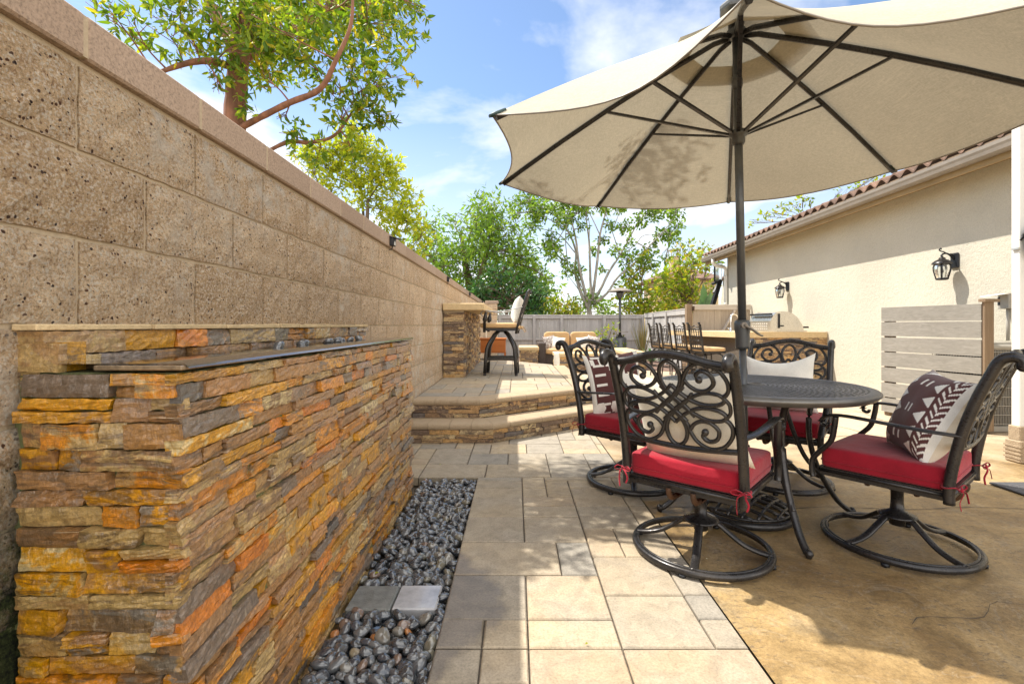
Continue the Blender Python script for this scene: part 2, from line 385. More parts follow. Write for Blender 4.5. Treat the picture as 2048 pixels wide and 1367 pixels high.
def m_stucco(name, col, sc=1):
    t=NT(name); c=t.wcoord(); n=t.noise(70*sc,c,5,.75); n2=t.noise(1.2,c,4,.6)
    k=t.mix(.6,col,t.ramp(n2,[(.3,.84),(.7,1.06)]),'MULTIPLY')
    k=t.mix(.5,k,t.ramp(n,[(.3,.7),(.6,1.1)]),'MULTIPLY')
    return t.done(t.bsdf(k,.92,0,t.bump(t.math('ADD',n,t.math('MULTIPLY',t.noise(22*sc,c,4,.6),1.2)),.9,.008),spec=.2))
def m_glass(name='clear_glass', tint=(.9,.95,.95)):
    t=NT(name); return t.done(t.bsdf(tint,.03,0,trans=.92,spec=.5))
def m_pebble(per_obj):
    t=NT('river_pebble' if per_obj else 'river_pebble_mass'); r=t.orand() if per_obj else t.island(); c=t.coord(kind='Object')
    base=t.ramp(r,[(0,(.03,.034,.04)),(.22,(.06,.064,.07)),(.42,(.10,.105,.11)),(.58,(.04,.046,.058)),(.72,(.15,.14,.12)),(.82,(.075,.08,.088)),(.9,(.13,.12,.09)),(.95,(.15,.10,.075)),(.97,(.07,.08,.095))],'CONSTANT')
    n=t.noise(90,c,4,.7); n2=t.noise(30,c,3,.6,1.)
    col=t.mix(.6,base,t.ramp(n,[(.3,.6),(.7,1.5)]),'MULTIPLY')
    col=t.mix(t.ramp(n2,[(.6,0.),(.66,.35)]),col,(.22,.22,.21))
    return t.done(t.bsdf(col,.16,0,coat=1.,coatr=.05,spec=.6))
M=dict(
 block=m_block(), cap=m_cap(), mortar=m_mortar(),
 wetstone=m_ledger('wet_ledger_stone',True), drystone=m_ledger('dry_ledger_stone',False),
 paver=m_paver(), sand=plain('joint_sand',(.10,.08,.06),.95,0,.4,60,.5), conc=m_concrete(),
 bronze=m_metal('dark_bronze',(.034,.034,.036),(.062,.056,.052),.30,.6), black=m_metal('black_steel',(.02,.021,.024),(.04,.042,.046),.4,.5),
 polemetal=m_metal('bronze_pole',(.085,.09,.095),(.12,.12,.118),.38,.5), rust=m_metal('rusty_steel',(.10,.045,.02),(.05,.035,.028),.6,.4),
 steel=m_metal('stainless_steel',(.62,.59,.54),(.70,.66,.60),.3,.95), pewter=m_metal('pewter',(.30,.30,.30),(.42,.41,.40),.35,.85),
 chrome=plain('chrome',(.8,.8,.8),.12,1.,.05,10,.02),
 red=m_fabric('red_outdoor_cloth',(.31,.008,.022),wrinkle=.6,weave=260,var=.2), cream=m_fabric('cream_cotton',(.74,.67,.54)), white=m_fabric('white_cotton',(.82,.80,.74)),
 brown=m_fabric('brown_cotton',(.105,.040,.038)), tan=m_fabric('tan_outdoor_cloth',(.52,.34,.165)), black_cloth=m_fabric('black_print',(.03,.025,.03)),
 canopy=m_canopy(),
 stucco=m_stucco('cream_stucco',(.58,.54,.44)), stucco2=m_stucco('ochre_stucco',(.55,.42,.24)), slabcap=m_stucco('cast_stone_cap',(.62,.47,.27),.4), nosing=m_stucco('bullnose_paver',(.42,.325,.22),1.3),
 tile=plain('clay_tile',(.16,.095,.065),.8,0,.65,4,.3), soffit=plain('soffit_board',(.19,.135,.07),.8,0,.15,5,.2), gatef=m_wood('pale_gate_frame',(.46,.41,.35),(.56,.50,.43),'x'), gutter=plain('gutter_paint',(.22,.19,.155),.5,0,.1,6,.05), fascia=m_wood('fascia_wood',(.30,.22,.12),(.38,.28,.16),'y'),
 whitep=plain('white_paint',(.80,.78,.72),.5,0,.05,5,.06),
 fence=m_wood('grey_fence_wood',(.34,.325,.31),(.48,.46,.44),'z'), fencet=m_wood('tan_fence_wood',(.36,.30,.24),(.47,.40,.32),'z'),
 boardw=m_wood('washed_board',(.22,.205,.175),(.30,.28,.245),'y'), postw=m_wood('brown_post_wood',(.20,.14,.09),(.28,.20,.13),'z'),
 orange=m_wood('orange_stained_wood',(.34,.10,.022),(.43,.14,.03),'x',.5),
 wicker=plain('dark_wicker',(.05,.035,.03),.6,0,.5,90,.8), acgrey=plain('grey_metal_paint',(.34,.32,.28),.5,0,.1,6,.05), acdark=plain('condenser_fin',(.06,.055,.05),.6,0,.2,30,.2),
 glass=m_glass(), slate=plain('wet_brown_slate',(.23,.165,.10),.15,0,.6,26,.6,coat=1.), slabg=plain('grey_stone_slab',(.16,.165,.155),.45,0,.35,25,.5,coat=.3), slabw=plain('pale_wet_slab',(.36,.36,.37),.2,0,.3,9,.4,coat=.8), greenpatina=plain('moss_grout',(.12,.13,.05),.8,0,.5,30,.5),
 darkcap=plain('dark_green_cap',(.02,.05,.05),.5), rubber=plain('dark_mat_rubber',(.07,.07,.075),.85,0,.4,60,.6),
 mulch=plain('bark_mulch',(.16,.10,.075),.95,0,.6,35,.9), soil=plain('dry_soil',(.22,.18,.12),.95,0,.3,.8,.5),
 peb=m_pebble(True), pebm=m_pebble(False), pebo=plain('orange_pebble',(.36,.15,.045),.25,0,.3,40,.1,coat=.5), pebb=plain('tan_pebble',(.28,.23,.15),.28,0,.3,50,.1,coat=.5), pebbl=plain('blue_pebble',(.08,.13,.22),.22,0,.3,50,.1,coat=.5),
 barkr=plain('red_bark',(.23,.105,.06),.85,0,.5,14,.8,stretch=(1,1,.3)), barkg=plain('pale_grey_bark',(.30,.275,.24),.85,0,.35,6,.5,stretch=(1,1,.3)), barkd=plain('dark_bark',(.13,.09,.06),.9,0,.4,8,.6),
 leaf1=m_leaf('broad_leaf',[(0,(.06,.12,.012)),(.35,(.12,.20,.015)),(.6,(.20,.28,.02)),(.85,(.32,.37,.025)),(.97,(.50,.40,.03))],.5),
 leaf2=m_leaf('yellow_green_leaf',[(0,(.20,.25,.02)),(.5,(.36,.40,.02)),(1,(.55,.52,.03))],.5),
 leaf3=m_leaf('feathery_leaf',[(0,(.07,.13,.025)),(.5,(.15,.25,.035)),(1,(.27,.36,.05))],.5),
 leaf4=m_leaf('dark_leaf',[(0,(.02,.06,.02)),(.6,(.04,.115,.03)),(1,(.09,.2,.05))],.3,.3),
 leaf5=m_leaf('golden_green_leaf',[(0,(.13,.20,.02)),(.4,(.22,.30,.02)),(.75,(.36,.37,.025)),(1,(.50,.33,.05))]),
 blade=m_leaf('agave_leaf',[(0,(.10,.22,.10)),(1,(.20,.34,.16))],.15,.4), reed=m_leaf('dry_reed',[(0,(.16,.17,.06)),(.5,(.26,.22,.09)),(1,(.40,.30,.13))],.2,.6),
 petal=m_leaf('pale_petal',[(0,(.5,.5,.4)),(1,(.8,.78,.7))],.2),
)
M['pewter2']=m_metal('cast_tabletop',(.15,.145,.135),(.21,.20,.185),.40,.5)
t=NT('still_water'); M['water']=t.done(t.bsdf((.10,.075,.05),.02,0,t.bump(t.noise(26,t.wcoord(),3,.6),.05,.01),spec=.8,coat=.3))
# ================================================================ ground
def struct(mb, name, mats): return tag(mb.build(name, mats), kind='structure')
PX0=-.27                                              # edge of the pebble bed
g=MB(); 
for x0,x1,y0,y1 in ((-300,300,-60,300),): g.add([(x0,y0,-.09),(x1,y0,-.09),(x1,y1,-.09),(x0,y1,-.09)],[(0,1,2,3)])
struct(g,'ground',M['soil'])
def pave(mb, x0,x1,y0,y1,z, conv=None, hole=None, cell=.156, gap=.0062, th=.06, seed=3):
    r=random.Random(seed); nx=int(math.ceil((x1-x0)/cell)); ny=int(math.ceil((y1-y0)/cell))
    used=set(); sizes=[(2,2)]*6+[(3,2)]*2+[(2,1)]*3+[(1,2)]*2+[(2,3)]*1+[(1,1)]*1
    for j in range(ny):
        for i in range(nx):
            if (i,j) in used: continue
            opts=sizes[:]; r.shuffle(opts)
            for w,h in opts+[(1,1)]:
                cells=[(i+a,j+b) for a in range(w) for b in range(h)]
                if all(c not in used and c[0]<nx and c[1]<ny for c in cells): break
            used.update(cells)
            X0=x0+i*cell; X1=min(x0+(i+w)*cell,x1); Y0=y0+j*cell; Y1=min(y0+(j+h)*cell,y1)
            p=[(X0,Y0),(X1,Y0),(X1,Y1),(X0,Y1)]
            if conv: p=clip(p,conv)
            if len(p)<3: continue
            if hole and min(q[0] for q in p)<hole[1]-.001 and max(q[1] for q in p)>hole[2]+.001 and min(q[1] for q in p)<hole[3]-.001:
                lo=[q for q in ((hole[1],hole[2]),(hole[1],hole[3]))]
                p=clip(p,[(hole[1],y0-1),(x1+1,y0-1),(x1+1,y1+1),(hole[1],y1+1)]) if (Y0+Y1)/2<hole[3]-.0 else p
                if len(p)<3: continue
            n=len(p); cx=sum(q[0] for q in p)/n; cy=sum(q[1] for q in p)/n
            dz=r.uniform(-.0015,.0015); tx=r.uniform(-.004,.004); ty=r.uniform(-.004,.004)
            def ring(ins,zz):
                o=[]
                for q in p:
                    dx=cx-q[0]; dy=cy-q[1]
                    o.append((q[0]+math.copysign(min(ins,abs(dx)),dx),q[1]+math.copysign(min(ins,abs(dy)),dy),zz+dz+(q[0]-cx)*tx+(q[1]-cy)*ty))
                return o
            a=ring(gap*.5,z-th); b=ring(gap*.5,z-.005); c=ring(gap*.5+.005,z)
            fs=[[2*n+k for k in range(n)]]
            for k in range(n):
                l=(k+1)%n; fs+= [(k,l,n+l,n+k),(n+k,n+l,2*n+l,2*n+k)]
            mb.add(a+b+c,fs)
# lower patio: pavers round the pebble bed, stamped concrete to the right of x=.775
CONX=.775
pv=MB(); pave(pv,PX0,CONX,.97,3.382,0,seed=8)
pave(pv,-1.0,CONX,3.386,5.6,0,seed=5)
# kerb faces of the bed are the pavers' own sides; sand under the joints
struct(pv,'paver_patio',M['paver'])
sd=MB(); sd.add([(PX0-.0,.3,-.012),(CONX,.3,-.012),(CONX,3.386,-.012),(PX0,3.386,-.012)],[(0,1,2,3)])
sd.add([(-1.3,3.386,-.012),(CONX,3.386,-.012),(CONX,9,-.012),(-1.3,9,-.012)],[(0,1,2,3)])
struct(sd,'joint_sand',M['sand'])
cc=MB(); xs=[CONX+.004,1.4,2.2,3.2,4.6,7]; ys=[-1,1,2,2.81,2.818,4,6,9,12,17.4]
pts=[]
for y in ys: pts.append([(x,y+(.03*sin(x*2.1)+.012*sin(x*7)if 2.7<y<2.9 else 0),-.004 if y!=2.818 else -.004) for x in xs])
cc.grid(pts,smooth=False); struct(cc,'concrete_patio',M['conc'])
# saw-cut joint and a crack: thin strips of dark fill let into the slab
jt=MB()
def strip(pts,w,z):
    pts=[V(p) for p in pts]; L=[];Rr=[]
    for i,p in enumerate(pts):
        d=(pts[min(i+1,len(pts)-1)]-pts[max(i-1,0)]).normalized(); n=V((-d.y,d.x,0)); ww=w*(U(.4,1.3))
        L.append(p+n*ww/2); Rr.append(p-n*ww/2)
    jt.add([(q.x,q.y,z) for q in L]+[(q.x,q.y,z) for q in Rr],[(len(pts)+i,len(pts)+i+1,i+1,i) for i in range(len(pts)-1)])
strip([(.80+.08*i,2.815+.02*sin(i*.6)+U(-.004,.004),0) for i in range(52)],.007,-.001)
strip([(1.42+.05*i,1.72+.012*i+.03*sin(i*.9)+U(-.008,.008),0) for i in range(16)],.0032,-.001)
for yy in (4.6,5.9,7.3): strip([(1.3+.1*i,yy+.05*sin(i*.5+yy)+U(-.012,.012),0) for i in range(36)],.009,-.001)
for xx in (2.5,3.4,4.2): strip([(xx+.06*sin(i*.7)+U(-.01,.01),4.6+.12*i,0) for i in range(26)],.009,-.001)
struct(jt,'slab_joint_lines',M['sand'])
bd=MB(); bd.add([(-.76,.3,-.072),(PX0+.05,.3,-.072),(PX0+.05,3.386,-.072),(-.76,3.386,-.072)],[(0,1,2,3)]); struct(bd,'bed_floor_ground',M['sand'])
# ================================================================ block wall
WX=-1.012; CB=H+.618; CT=CB+.104
wall=thing('block_wall','long tan split face concrete block wall with a smooth cap','wall',(WX,8,-.1))
bl=MB()
def rough_block(x,y0,y1,z0,z1,ny,nz,amp):
    y0+=.005;y1-=.005;z0+=.005;z1-=.005
    nr=[];
    for a in range(nz+1):
        row=[]
        for b in range(ny+1):
            e=min(a,nz-a,1)*min(b,ny-b,1)
            row.append((x+(U(-amp,amp)+.004 if e else -.003), lerp(y0,y1,b/ny)+(U(-.0025,.0025)if not e else 0), lerp(z0,z1,a/nz)+(U(-.0025,.0025) if not e else 0)))
        nr.append(row)
    bl.grid(nr,smooth=False)
    c=[nr[0][0],nr[0][-1],nr[-1][-1],nr[-1][0]]; n=len(bl.v)
    # rim back to the joint
    rim=nr[0]+[r[-1] for r in nr[1:]]+nr[-1][-2::-1]+[r[0] for r in nr[-2:0:-1]]
    k=len(rim); bl.add(rim+[(x-.02,p[1],p[2]) for p in rim],[(i,k+i,k+(i+1)%k,(i+1)%k) for i in range(k)])
YE=16.2
for r in range(9):
    z1=CB-.011-.2032*r; z0=z1-.2032
    y=1.112-.4064*4+(0 if r%2==0 else .2032)
    while y<YE:
        if y>-.2 :
            near=y<3.4
            rough_block(WX,y,min(y+.4064,YE),z0,z1,9 if near else 4,5 if near else 2,.0045 if near else .003)
        y+=.4064
bl.build('block_face',M['block'],wall,True)
mo=MB(); mo.box(WX-.19,WX-.008,-.6,YE,-.2,CB-.001); mo.build('mortar_core',M['mortar'],wall,True)
cp=MB(); y=.71-.4064*3
while y<YE:
    cp.cbox(WX-.215,WX+.014,y+.003,min(y+.4064,YE)-.003,CB,CT,.006); y+=.4064
cp.build('cap',M['cap'],wall,True)
cm=MB(); cm.box(WX-.2,WX+.0115,-.5,YE-.01,CB+.004,CT-.004); cm.build('cap_joint',M['mortar'],wall,True)
pl=thing('wall_pillar','block pillar with flat cap at the far end of the block wall','pillar',(-.8,16.4,-.1))
m=MB()
for r in range(10): m.cbox(-1.0,-.64,16.22,16.6,-.1+.19*r,-.1+.19*r+.184,.006)
m.build('pillar_shaft',M['block'],pl,True)
MB().cbox(-1.04,-.60,16.2,16.64,1.80,1.90,.008).build('pillar_cap',M['cap'],pl,True)
# small lights clipped below the cap
for i,(px,py,y) in enumerate(((778,482,3.82),(893,557,6.95),(938,585,10.2),(963,601,14.0))):
    lb=['black cap light with a white sticker, nearest on the block wall','black cap light on the wall just before the stone bar','tiny black cap light on the wall above the stone bar','farthest tiny black cap light near the end of the wall'][i]
    o=thing('cap_light',lb,'wall light',(WX+.014,y,CB+.04),0,'cap lights along the block wall')
    MB().cbox(0,.035,-.035,.035,-.03,.035,.004).build('light_body',M['black'],o)
    MB().add([(.0,-.04,.038),(.075,-.045,.022),(.075,.045,.022),(0,.04,.038),(.0,-.04,.044),(.075,-.045,.028),(.075,.045,.028),(0,.04,.044)],[(3,2,1,0),(4,5,6,7),(0,1,5,4),(1,2,6,5),(2,3,7,6),(3,0,4,7)]).build('light_hood',M['black'],o)
    if i<2: MB().box(.0352,.037,-.02,.008,-.024,.004).build('sticker',M['whitep'],o)
    MB().tube([(.015,0,-.03),(.015,-.02,-.06),(.004,-.05,-.065)],.004,6).build('cable',M['black'],o)
# ================================================================ ledger stone
def ledger(mb, O, Uv, Nv, L, z0, z1, rmin=.032, rmax=.062, lmin=.09, lmax=.34, dmin=.006, dmax=.026, rough=.0019, gap=.0014, corner0=0, corner1=0, seed=1, fine=True):
    r=random.Random(seed); O=V(O); Uv=V(Uv).normalized(); Nv=V(Nv).normalized(); z=z0
    while z<z1-.012:
        h=r.uniform(rmin,rmax); h = z1-z if z1-z-h<rmin*.7 else h
        u=-(corner0 if r.random()<.5 else 0); end=L+(corner1 if r.random()<.5 else 0)
        while u<end-.01:
            l=r.uniform(lmin,lmax)*(1 if h<.055 else .85); l = end-u if end-u-l<lmin*.7 else l
            split = h>.045 and r.random()<.28
            for za,zb in (((z,z+h*.5),(z+h*.5,z+h)) if split else ((z,z+h),)):
                d=r.uniform(dmin,dmax); tu=r.uniform(-.006,.006); tv=r.uniform(-.004,.004)
                nx=max(3,int(l/.016)) if fine else max(2,int(l/.06)); nz=5 if fine else 2
                lean=r.uniform(-.012,.012)*(1 if r.random()<.5 else 0)
                rows=[]
                for a in range(nz+1):
                    row=[]
                    for b in range(nx+1):
                        e=(a in(0,nz)) or (b in(0,nx)); fu=b/nx; fv=a/nz
                        uu=u+gap+(l-2*gap)*fu+(lean*(fv-.5) if b in(0,nx) else 0)+(r.uniform(-.002,.002) if not e else r.uniform(-.0016,.0016))
                        zz=za+gap+(zb-za-2*gap)*fv+r.uniform(-.0016,.0016)
                        dd=d+tu*(fu-.5)*2+tv*(fv-.5)*2+r.uniform(-rough,rough)-(r.uniform(.0003,.0022) if e else 0)
                        p=O+Uv*uu+Nv*dd; row.append((p.x,p.y,O.z+zz))
                    rows.append(row)
                mb.grid(rows,smooth=False)
                rim=rows[0]+[q[-1] for q in rows[1:]]+rows[-1][-2::-1]+[q[0] for q in rows[-2:0:-1]]
                k=len(rim); back=[]
                for q in rim:
                    w=V(q)-Nv*((V(q)-O).dot(Nv)+.012); back.append((w.x,w.y,w.z))
                b0=len(mb.v)
                # keep the stone one island: reuse the rim's own corners by adding back ring only
                idx={}
                base=b0-(nz+1)*(nx+1)
                ids=[base+j for j in range(nx+1)]+[base+i*(nx+1)+nx for i in range(1,nz+1)]+[base+nz*(nx+1)+j for j in range(nx-1,-1,-1)]+[base+i*(nx+1) for i in range(nz-1,0,-1)]
                mb.v+=back
                for i in range(k):
                    mb.f.append([ids[i],b0+i,b0+(i+1)%k,ids[(i+1)%k]]); mb.m.append(0); mb.sm.append(False)
            u+=l
        z+=h
    return mb
# ================================================================ fountain
FX1=-.685; FY0=.975; FY1=3.12; FZ=.985
ft=thing('stone_fountain','wet stacked stone water wall with rust and brown ledge stones against the block wall','fountain',((WX+FX1)/2,(FY0+FY1)/2,-.07))
s=MB()
ledger(s,(FX1,FY0-.012,-.07),(0,1,0),(1,0,0),FY1-FY0+.012,0,FZ+.07-.012,rmin=.022,rmax=.043,lmin=.06,lmax=.30,dmin=.004,dmax=.021,corner0=.012,seed=21)
s.build('stone_face',M['wetstone'],ft,True)
s=MB(); ledger(s,(WX+.014,FY0,-.07),(1,0,0),(0,-1,0),FX1-WX-.010,0,FZ+.07-.012,lmin=.05,lmax=.2,rmin=.03,rmax=.052,corner1=.012,seed=4)
s.build('stone_end',M['wetstone'],ft,True)
s=MB(); ledger(s,(FX1,FY1,-.07),(-1,0,0),(0,1,0),FX1-WX,0,FZ+.05,lmin=.05,lmax=.2,seed=9,fine=False)
s.build('stone_end',M['wetstone'],ft,True)
MB().box(WX-.01,FX1-.002,FY0+.002,FY1-.002,-.09,FZ-.012).build('core',M['greenpatina'],ft,True)
# black weir slab, water film and the stone upstand against the wall
sl=MB(); y=FY0-.012
while y<FY1:
    l=min(U(.3,.5),FY1+.01-y); l=FY1+.01-y if FY1-y-l<.15 else l
    sl.cbox(FX1-.165,FX1+.010+U(-.004,.005),y+.001,y+l-.001,FZ-.007+U(-.002,.002),FZ+.004,.002); y+=l
sl.build('weir_slab',M['slate'],ft,True)
MB().box(WX+.05,FX1-.166,FY0+.09,FY1-.03,FZ-.011,FZ+.001).build('pool_floor',M['slate'],ft,True)
wg=[]
for j in range(60):
    y=lerp(FY0+.0,FY1,j/59); wg.append([(x,y,FZ+.0065) for x in (WX+.06,FX1-.1,FX1+.012)]+[(FX1+.021,y,FZ-.002)])
MB().grid(wg).build('water',M['water'],ft,True)
s=MB(); ledger(s,(WX,FY0+.0,FZ-.03),(0,1,0),(1,0,0),FY1-FY0,0,.104,lmin=.10,lmax=.24,rmin=.045,rmax=.055,dmin=.03,dmax=.05,seed=33)
ledger(s,(WX,FY0,FZ-.011),(1,0,0),(0,-1,0),.09,0,.06,lmin=.08,lmax=.1,rmin=.05,rmax=.06,dmin=.0,dmax=.01,seed=2)
s.box(WX,WX+.085,FY0+.005,FY0+.06,FZ-.01,FZ+.05)
s.build('back_ledge',M['wetstone'],ft,True)
s=MB(); y=FY0-.01
while y<FY1:
    l=min(U(.14,.34),FY1-y)
    s.cbox(WX-.005,WX+.045+U(0,.012),y+.001,y+l-.001,FZ+.074,FZ+.088+U(-.002,.003),.002); y+=l
s.build('ledge_cap',M['slabcap'],ft,True)
# ================================================================ pebbles
def pebble_mesh(seed, name):
    r=random.Random(seed); mb=MB(); n,mm=12,8; ph=[r.uniform(0,6.28) for _ in range(6)]
    a=1; b=r.uniform(.62,.85); c=r.uniform(.45,.65)
    vs=[]
    for i in range(mm+1):
        th=pi*i/mm
        for k in range(n):
            t=2*pi*k/n; x=sin(th)*cos(t); y=sin(th)*sin(t); z=-cos(th)
            w=1+.10*sin(2*t+ph[0])*sin(th)+.08*sin(3*t+ph[1]+z)+.07*sin(2*z+ph[2]+t)
            vs.append((x*a*w*.5,y*b*w*.5,z*c*w*.5))
    fs=[(i*n+k,i*n+(k+1)%n,(i+1)*n+(k+1)%n,(i+1)*n+k) for i in range(mm) for k in range(n)]
    mb.add(vs,fs,0,True); return mb
protos=[pebble_mesh(100+i,'p') for i in range(7)]
spots=[]
y=1.30; row=0
while y<3.37:
    x=FX1+.035+(.02 if row%2 else 0)
    while x<PX0-.006:
        spots.append((x+U(-.011,.011),y+U(-.010,.010),1)); x+=U(.038,.050)
    y+=.035; row+=1
spots=[q for q in spots if not (1.825<q[1]<2.005 and q[0]<PX0-.035)]
spots.sort(key=lambda q:q[1])
G='river pebbles in the bed beside the fountain'
pm=[p.build('pebble',M['peb']) for p in protos]
mass=MB(); used=[False]*7; k=0
def peb_matrix(x,y,z,s):
    return Matrix.Translation((x,y,z))@Matrix.Rotation(U(0,6.28),4,'Z')@Matrix.Rotation(U(-.7,.7),4,'X')@Matrix.Rotation(U(-.5,.5),4,'Y')@Matrix.Scale(s,4)
special={}
for px,py,mt,lb in ((670,1245,'pebo','bright orange pebble lying near the stone fountain in the bed'),(828,1245,'pebo','round rust orange pebble in the middle of the near pebbles'),(752,1255,'pebo','small brick orange pebble among dark pebbles before the grey slabs'),(712,1285,'pebb','speckled tan pebble in the near part of the bed'),(748,1232,'pebbl','single blue pebble in the near part of the bed')):
    Y=H*FX/(py-CY); special[min(range(len(spots)),key=lambda i:(spots[i][0]-(px-CX)/FX*Y)**2+(spots[i][1]-Y)**2)]=(mt,lb)
vis=[i for i,q in enumerate(spots) if q[1]>1.40]
indiv=set(vis[:292])|set(special)
for i,(x,y,l) in enumerate(spots):
    s=U(.045,.070); z=-.032+U(-.006,.012); mtx=peb_matrix(x,y,z,s); q=i%7
    if i in indiv:
        if i in special:
            me=pm[q].data.copy(); me.materials.clear(); me.materials.append(M[special[i][0]]); o=bpy.data.objects.new('pebble',me); COL.objects.link(o)
            o.matrix_world=peb_matrix(x,y,z,.043); tag(o,special[i][1],'pebble')
            if 'largest' in special[i][1]: o.scale=(.085,.085,.085)
            continue
        if not used[q]: o=pm[q]; used[q]=True
        else: o=pm[q].copy(); COL.objects.link(o)
        o.matrix_world=mtx; tag(o,'small smooth dark grey river pebble lying in the bed beside the fountain','pebble',G)
    else: mass.add([mtx@V(v) for v in protos[q].v],protos[q].f,0,True)
for a in range(900):                                  # lower layer, mostly hidden
    x=U(FX1+.02,PX0-.012); y=U(1.25,3.37)
    q=a%7; mtx=peb_matrix(x,y,-.062+U(0,.008),U(.04,.055)); mass.add([mtx@V(v) for v in protos[q].v],protos[q].f,0,True)
for q in range(7):
    if not used[q]: bpy.data.objects.remove(pm[q])
tag(mass.build('pebble_bed',M['pebm']),'bed of dark river pebbles between fountain and pavers','pebbles',kind='stuff')
for k,(px,dy,s) in enumerate(((562,0,.06),(612,.02,.05),(640,-.02,.05),(655,.03,.06),(690,0,.06),(700,.03,.05),(722,.02,.05),(712,-.03,.05),(672,.03,.045))):
    Y=(-.82)*FX/(px-CX); Y=min(Y,3.05); x=-.86+dy+ (.0 if k else .03)
    o=protos[k%7].build('pebble',M['peb']); o.matrix_world=peb_matrix(x,Y+dy,FZ+.012,s)
    tag(o,'largest dark pebble lying alone in the fountain pool' if k==0 else 'dark wet pebble lying in the shallow pool on top of the fountain','pebble',None if k==0 else 'pebbles in the fountain pool')
tag(MB().cbox(FX1+.03,-.482,1.832,2.0,-.06,-.012,.006).build('stepping_slab',M['slabg'],origin=(-.58,1.915,-.06)),'dark grey stone slab in the pebble bed nearer the fountain','slab')
tag(MB().cbox(-.477,PX0-.035,1.832,2.0,-.06,-.01,.006).build('stepping_slab',M['slabw'],origin=(-.385,1.915,-.06)),'pale wet square slab in the pebble bed nearer the pavers','slab')
# ================================================================ steps and raised patio
ZU=.35; ZL=.175
Lp=[V((-1.0,4.37)),V((-.214,4.37)),V((1.17,5.408)),V((1.17,8.95))]
Up=[V((-1.0,4.655)),V((-.36,4.655)),V((.87,5.578)),V((.87,8.6))]
st=thing('stone_steps','two low steps with bullnose paver treads and ledge stone risers','steps',(.0,4.7,0))
def risers(poly,z0,z1,seed,name):
    s=MB()
    for i in range(len(poly)-1):
        a,b=poly[i],poly[i+1]; d=(b-a).normalized(); n=V((d.y,-d.x,0))
        ledger(s,(a.x,a.y,z0),(d.x,d.y,0),n,(b-a).length,0,z1-z0,rmin=.03,rmax=.045,lmin=.09,lmax=.3,dmin=.004,dmax=.02,corner1=.01,seed=seed+i,fine=i<2)
    s.build(name,M['drystone'],st,True)
risers(Lp,0,ZL-.055,50,'riser'); risers(Up,ZL,ZU-.055,70,'riser')
def nosings(poly,z,over,depth,seed):
    s=MB(); r=random.Random(seed); th=.055
    prof=[(depth,z),(over*0+.03,z),(.016,z-.0035),(.006,z-.011),(.001,z-.022),(0,z-.03),(.002,z-.042),(.008,z-.052),(.014,z-th),(depth,z-th)]
    n=len(poly); out=[]; mit=[]
    nor=[]
    for i in range(n-1):
        d=(poly[i+1]-poly[i]).normalized(); nor.append(V((d.y,-d.x)))
    for i in range(n):
        if i==0: m=nor[0]
        elif i==n-1: m=nor[-1]
        else: m=(nor[i-1]+nor[i]); m=m/m.dot(nor[i])
        mit.append(m)
    for i in range(n-1):
        a=poly[i]+mit[i]*over; b=poly[i+1]+mit[i+1]*over; d=(b-a); L=d.length; d.normalize(); N=nor[i]
        k=max(1,round(L/.205)); cuts=[j/k for j in range(k+1)]
        for j in range(k):
            pts=[]
            for e,(t,ins) in enumerate(((cuts[j],.0015),(cuts[j+1],-.0015))):
                base=a+d*(t*L+ins)
                for (dp,zz) in prof:
                    off=-N*dp
                    if j==0 and e==0: off=-mit[i]*dp
                    if j==k-1 and e==1: off=-mit[i+1]*dp
                    q=base+off; pts.append((q.x,q.y,zz+0*r.random()))
            m_=len(prof)
            s.add(pts,[(c,c+1,m_+c+1,m_+c) for c in range(m_-1)]+[list(range(m_))[::-1],[m_+c for c in range(m_)]],0,False)
    return s
nosings(Lp,ZL,.022,.30,1).build('tread',M['nosing'],st,True)
nosings(Up,ZU,.022,.225,2).build('tread',M['nosing'],st,True)
cv=[(-1.0,4.655+.205),(-.36-.08,4.655+.205),(.87-.205,5.578+.105),(.87-.205,8.6+.22),(-1.0,10.72)]
rp=MB(); rp.poly([(-1.0,4.39),(-.22,4.39),(1.15,5.42),(1.15,8.9),(.87,8.62),(-1.0,10.7)],-.05,ZL-.057)
rp.poly([(-1.0,4.67),(-.37,4.67),(.86,5.59),(.86,8.6),(-1.0,10.7)],ZL-.05,ZU-.012)
struct(rp,'raised_patio_ground',M['sand'])
rv=MB(); pave(rv,-1.0,.87,4.8,10.8,ZU,conv=cv,seed=14); struct(rv,'raised_patio',M['paver'])
pp=thing('patio_edge_wall','low ledge stone retaining edge at the back of the raised patio','wall',(0,9.5,0))
s=MB(); a=V((.89,8.62)); b=V((-1.0,10.74)); d=(b-a).normalized(); ledger(s,(a.x,a.y,0),(d.x,d.y,0),(d.y,-d.x,0),(b-a).length,0,ZU-.01,fine=False,seed=6); s.build('stone_face',M['drystone'],pp,True)
# ================================================================ wall bar
br=thing('stone_bar','stacked stone bar with a thick tan slab top along the block wall','bar',(-.85,8,ZU))
s=MB(); ledger(s,(-1.0,6.62,ZU),(1,0,0),(0,-1,0),.275,0,.915,rmin=.03,rmax=.055,lmin=.09,lmax=.27,dmin=.004,dmax=.03,corner1=.01,seed=81)
ledger(s,(-.725,6.62,ZU),(0,1,0),(1,0,0),2.9,0,.915,rmin=.03,rmax=.055,lmin=.09,lmax=.3,dmin=.004,dmax=.03,seed=82,fine=True)
s.build('stone_base',M['drystone'],br,True)
MB().box(-1.0,-.727,6.622,9.5,ZU,ZU+.91).build('core',M['sand'],br,True)
MB().cbox(-1.005,-.43,6.55,9.1,1.272,1.372,.012).build('slab_top',M['slabcap'],br,True)
MB().cbox(-1.008,-.72,6.60,6.64,ZU+.895,ZU+.921,.004).build('slab_bracket',M['mortar'],br,True)
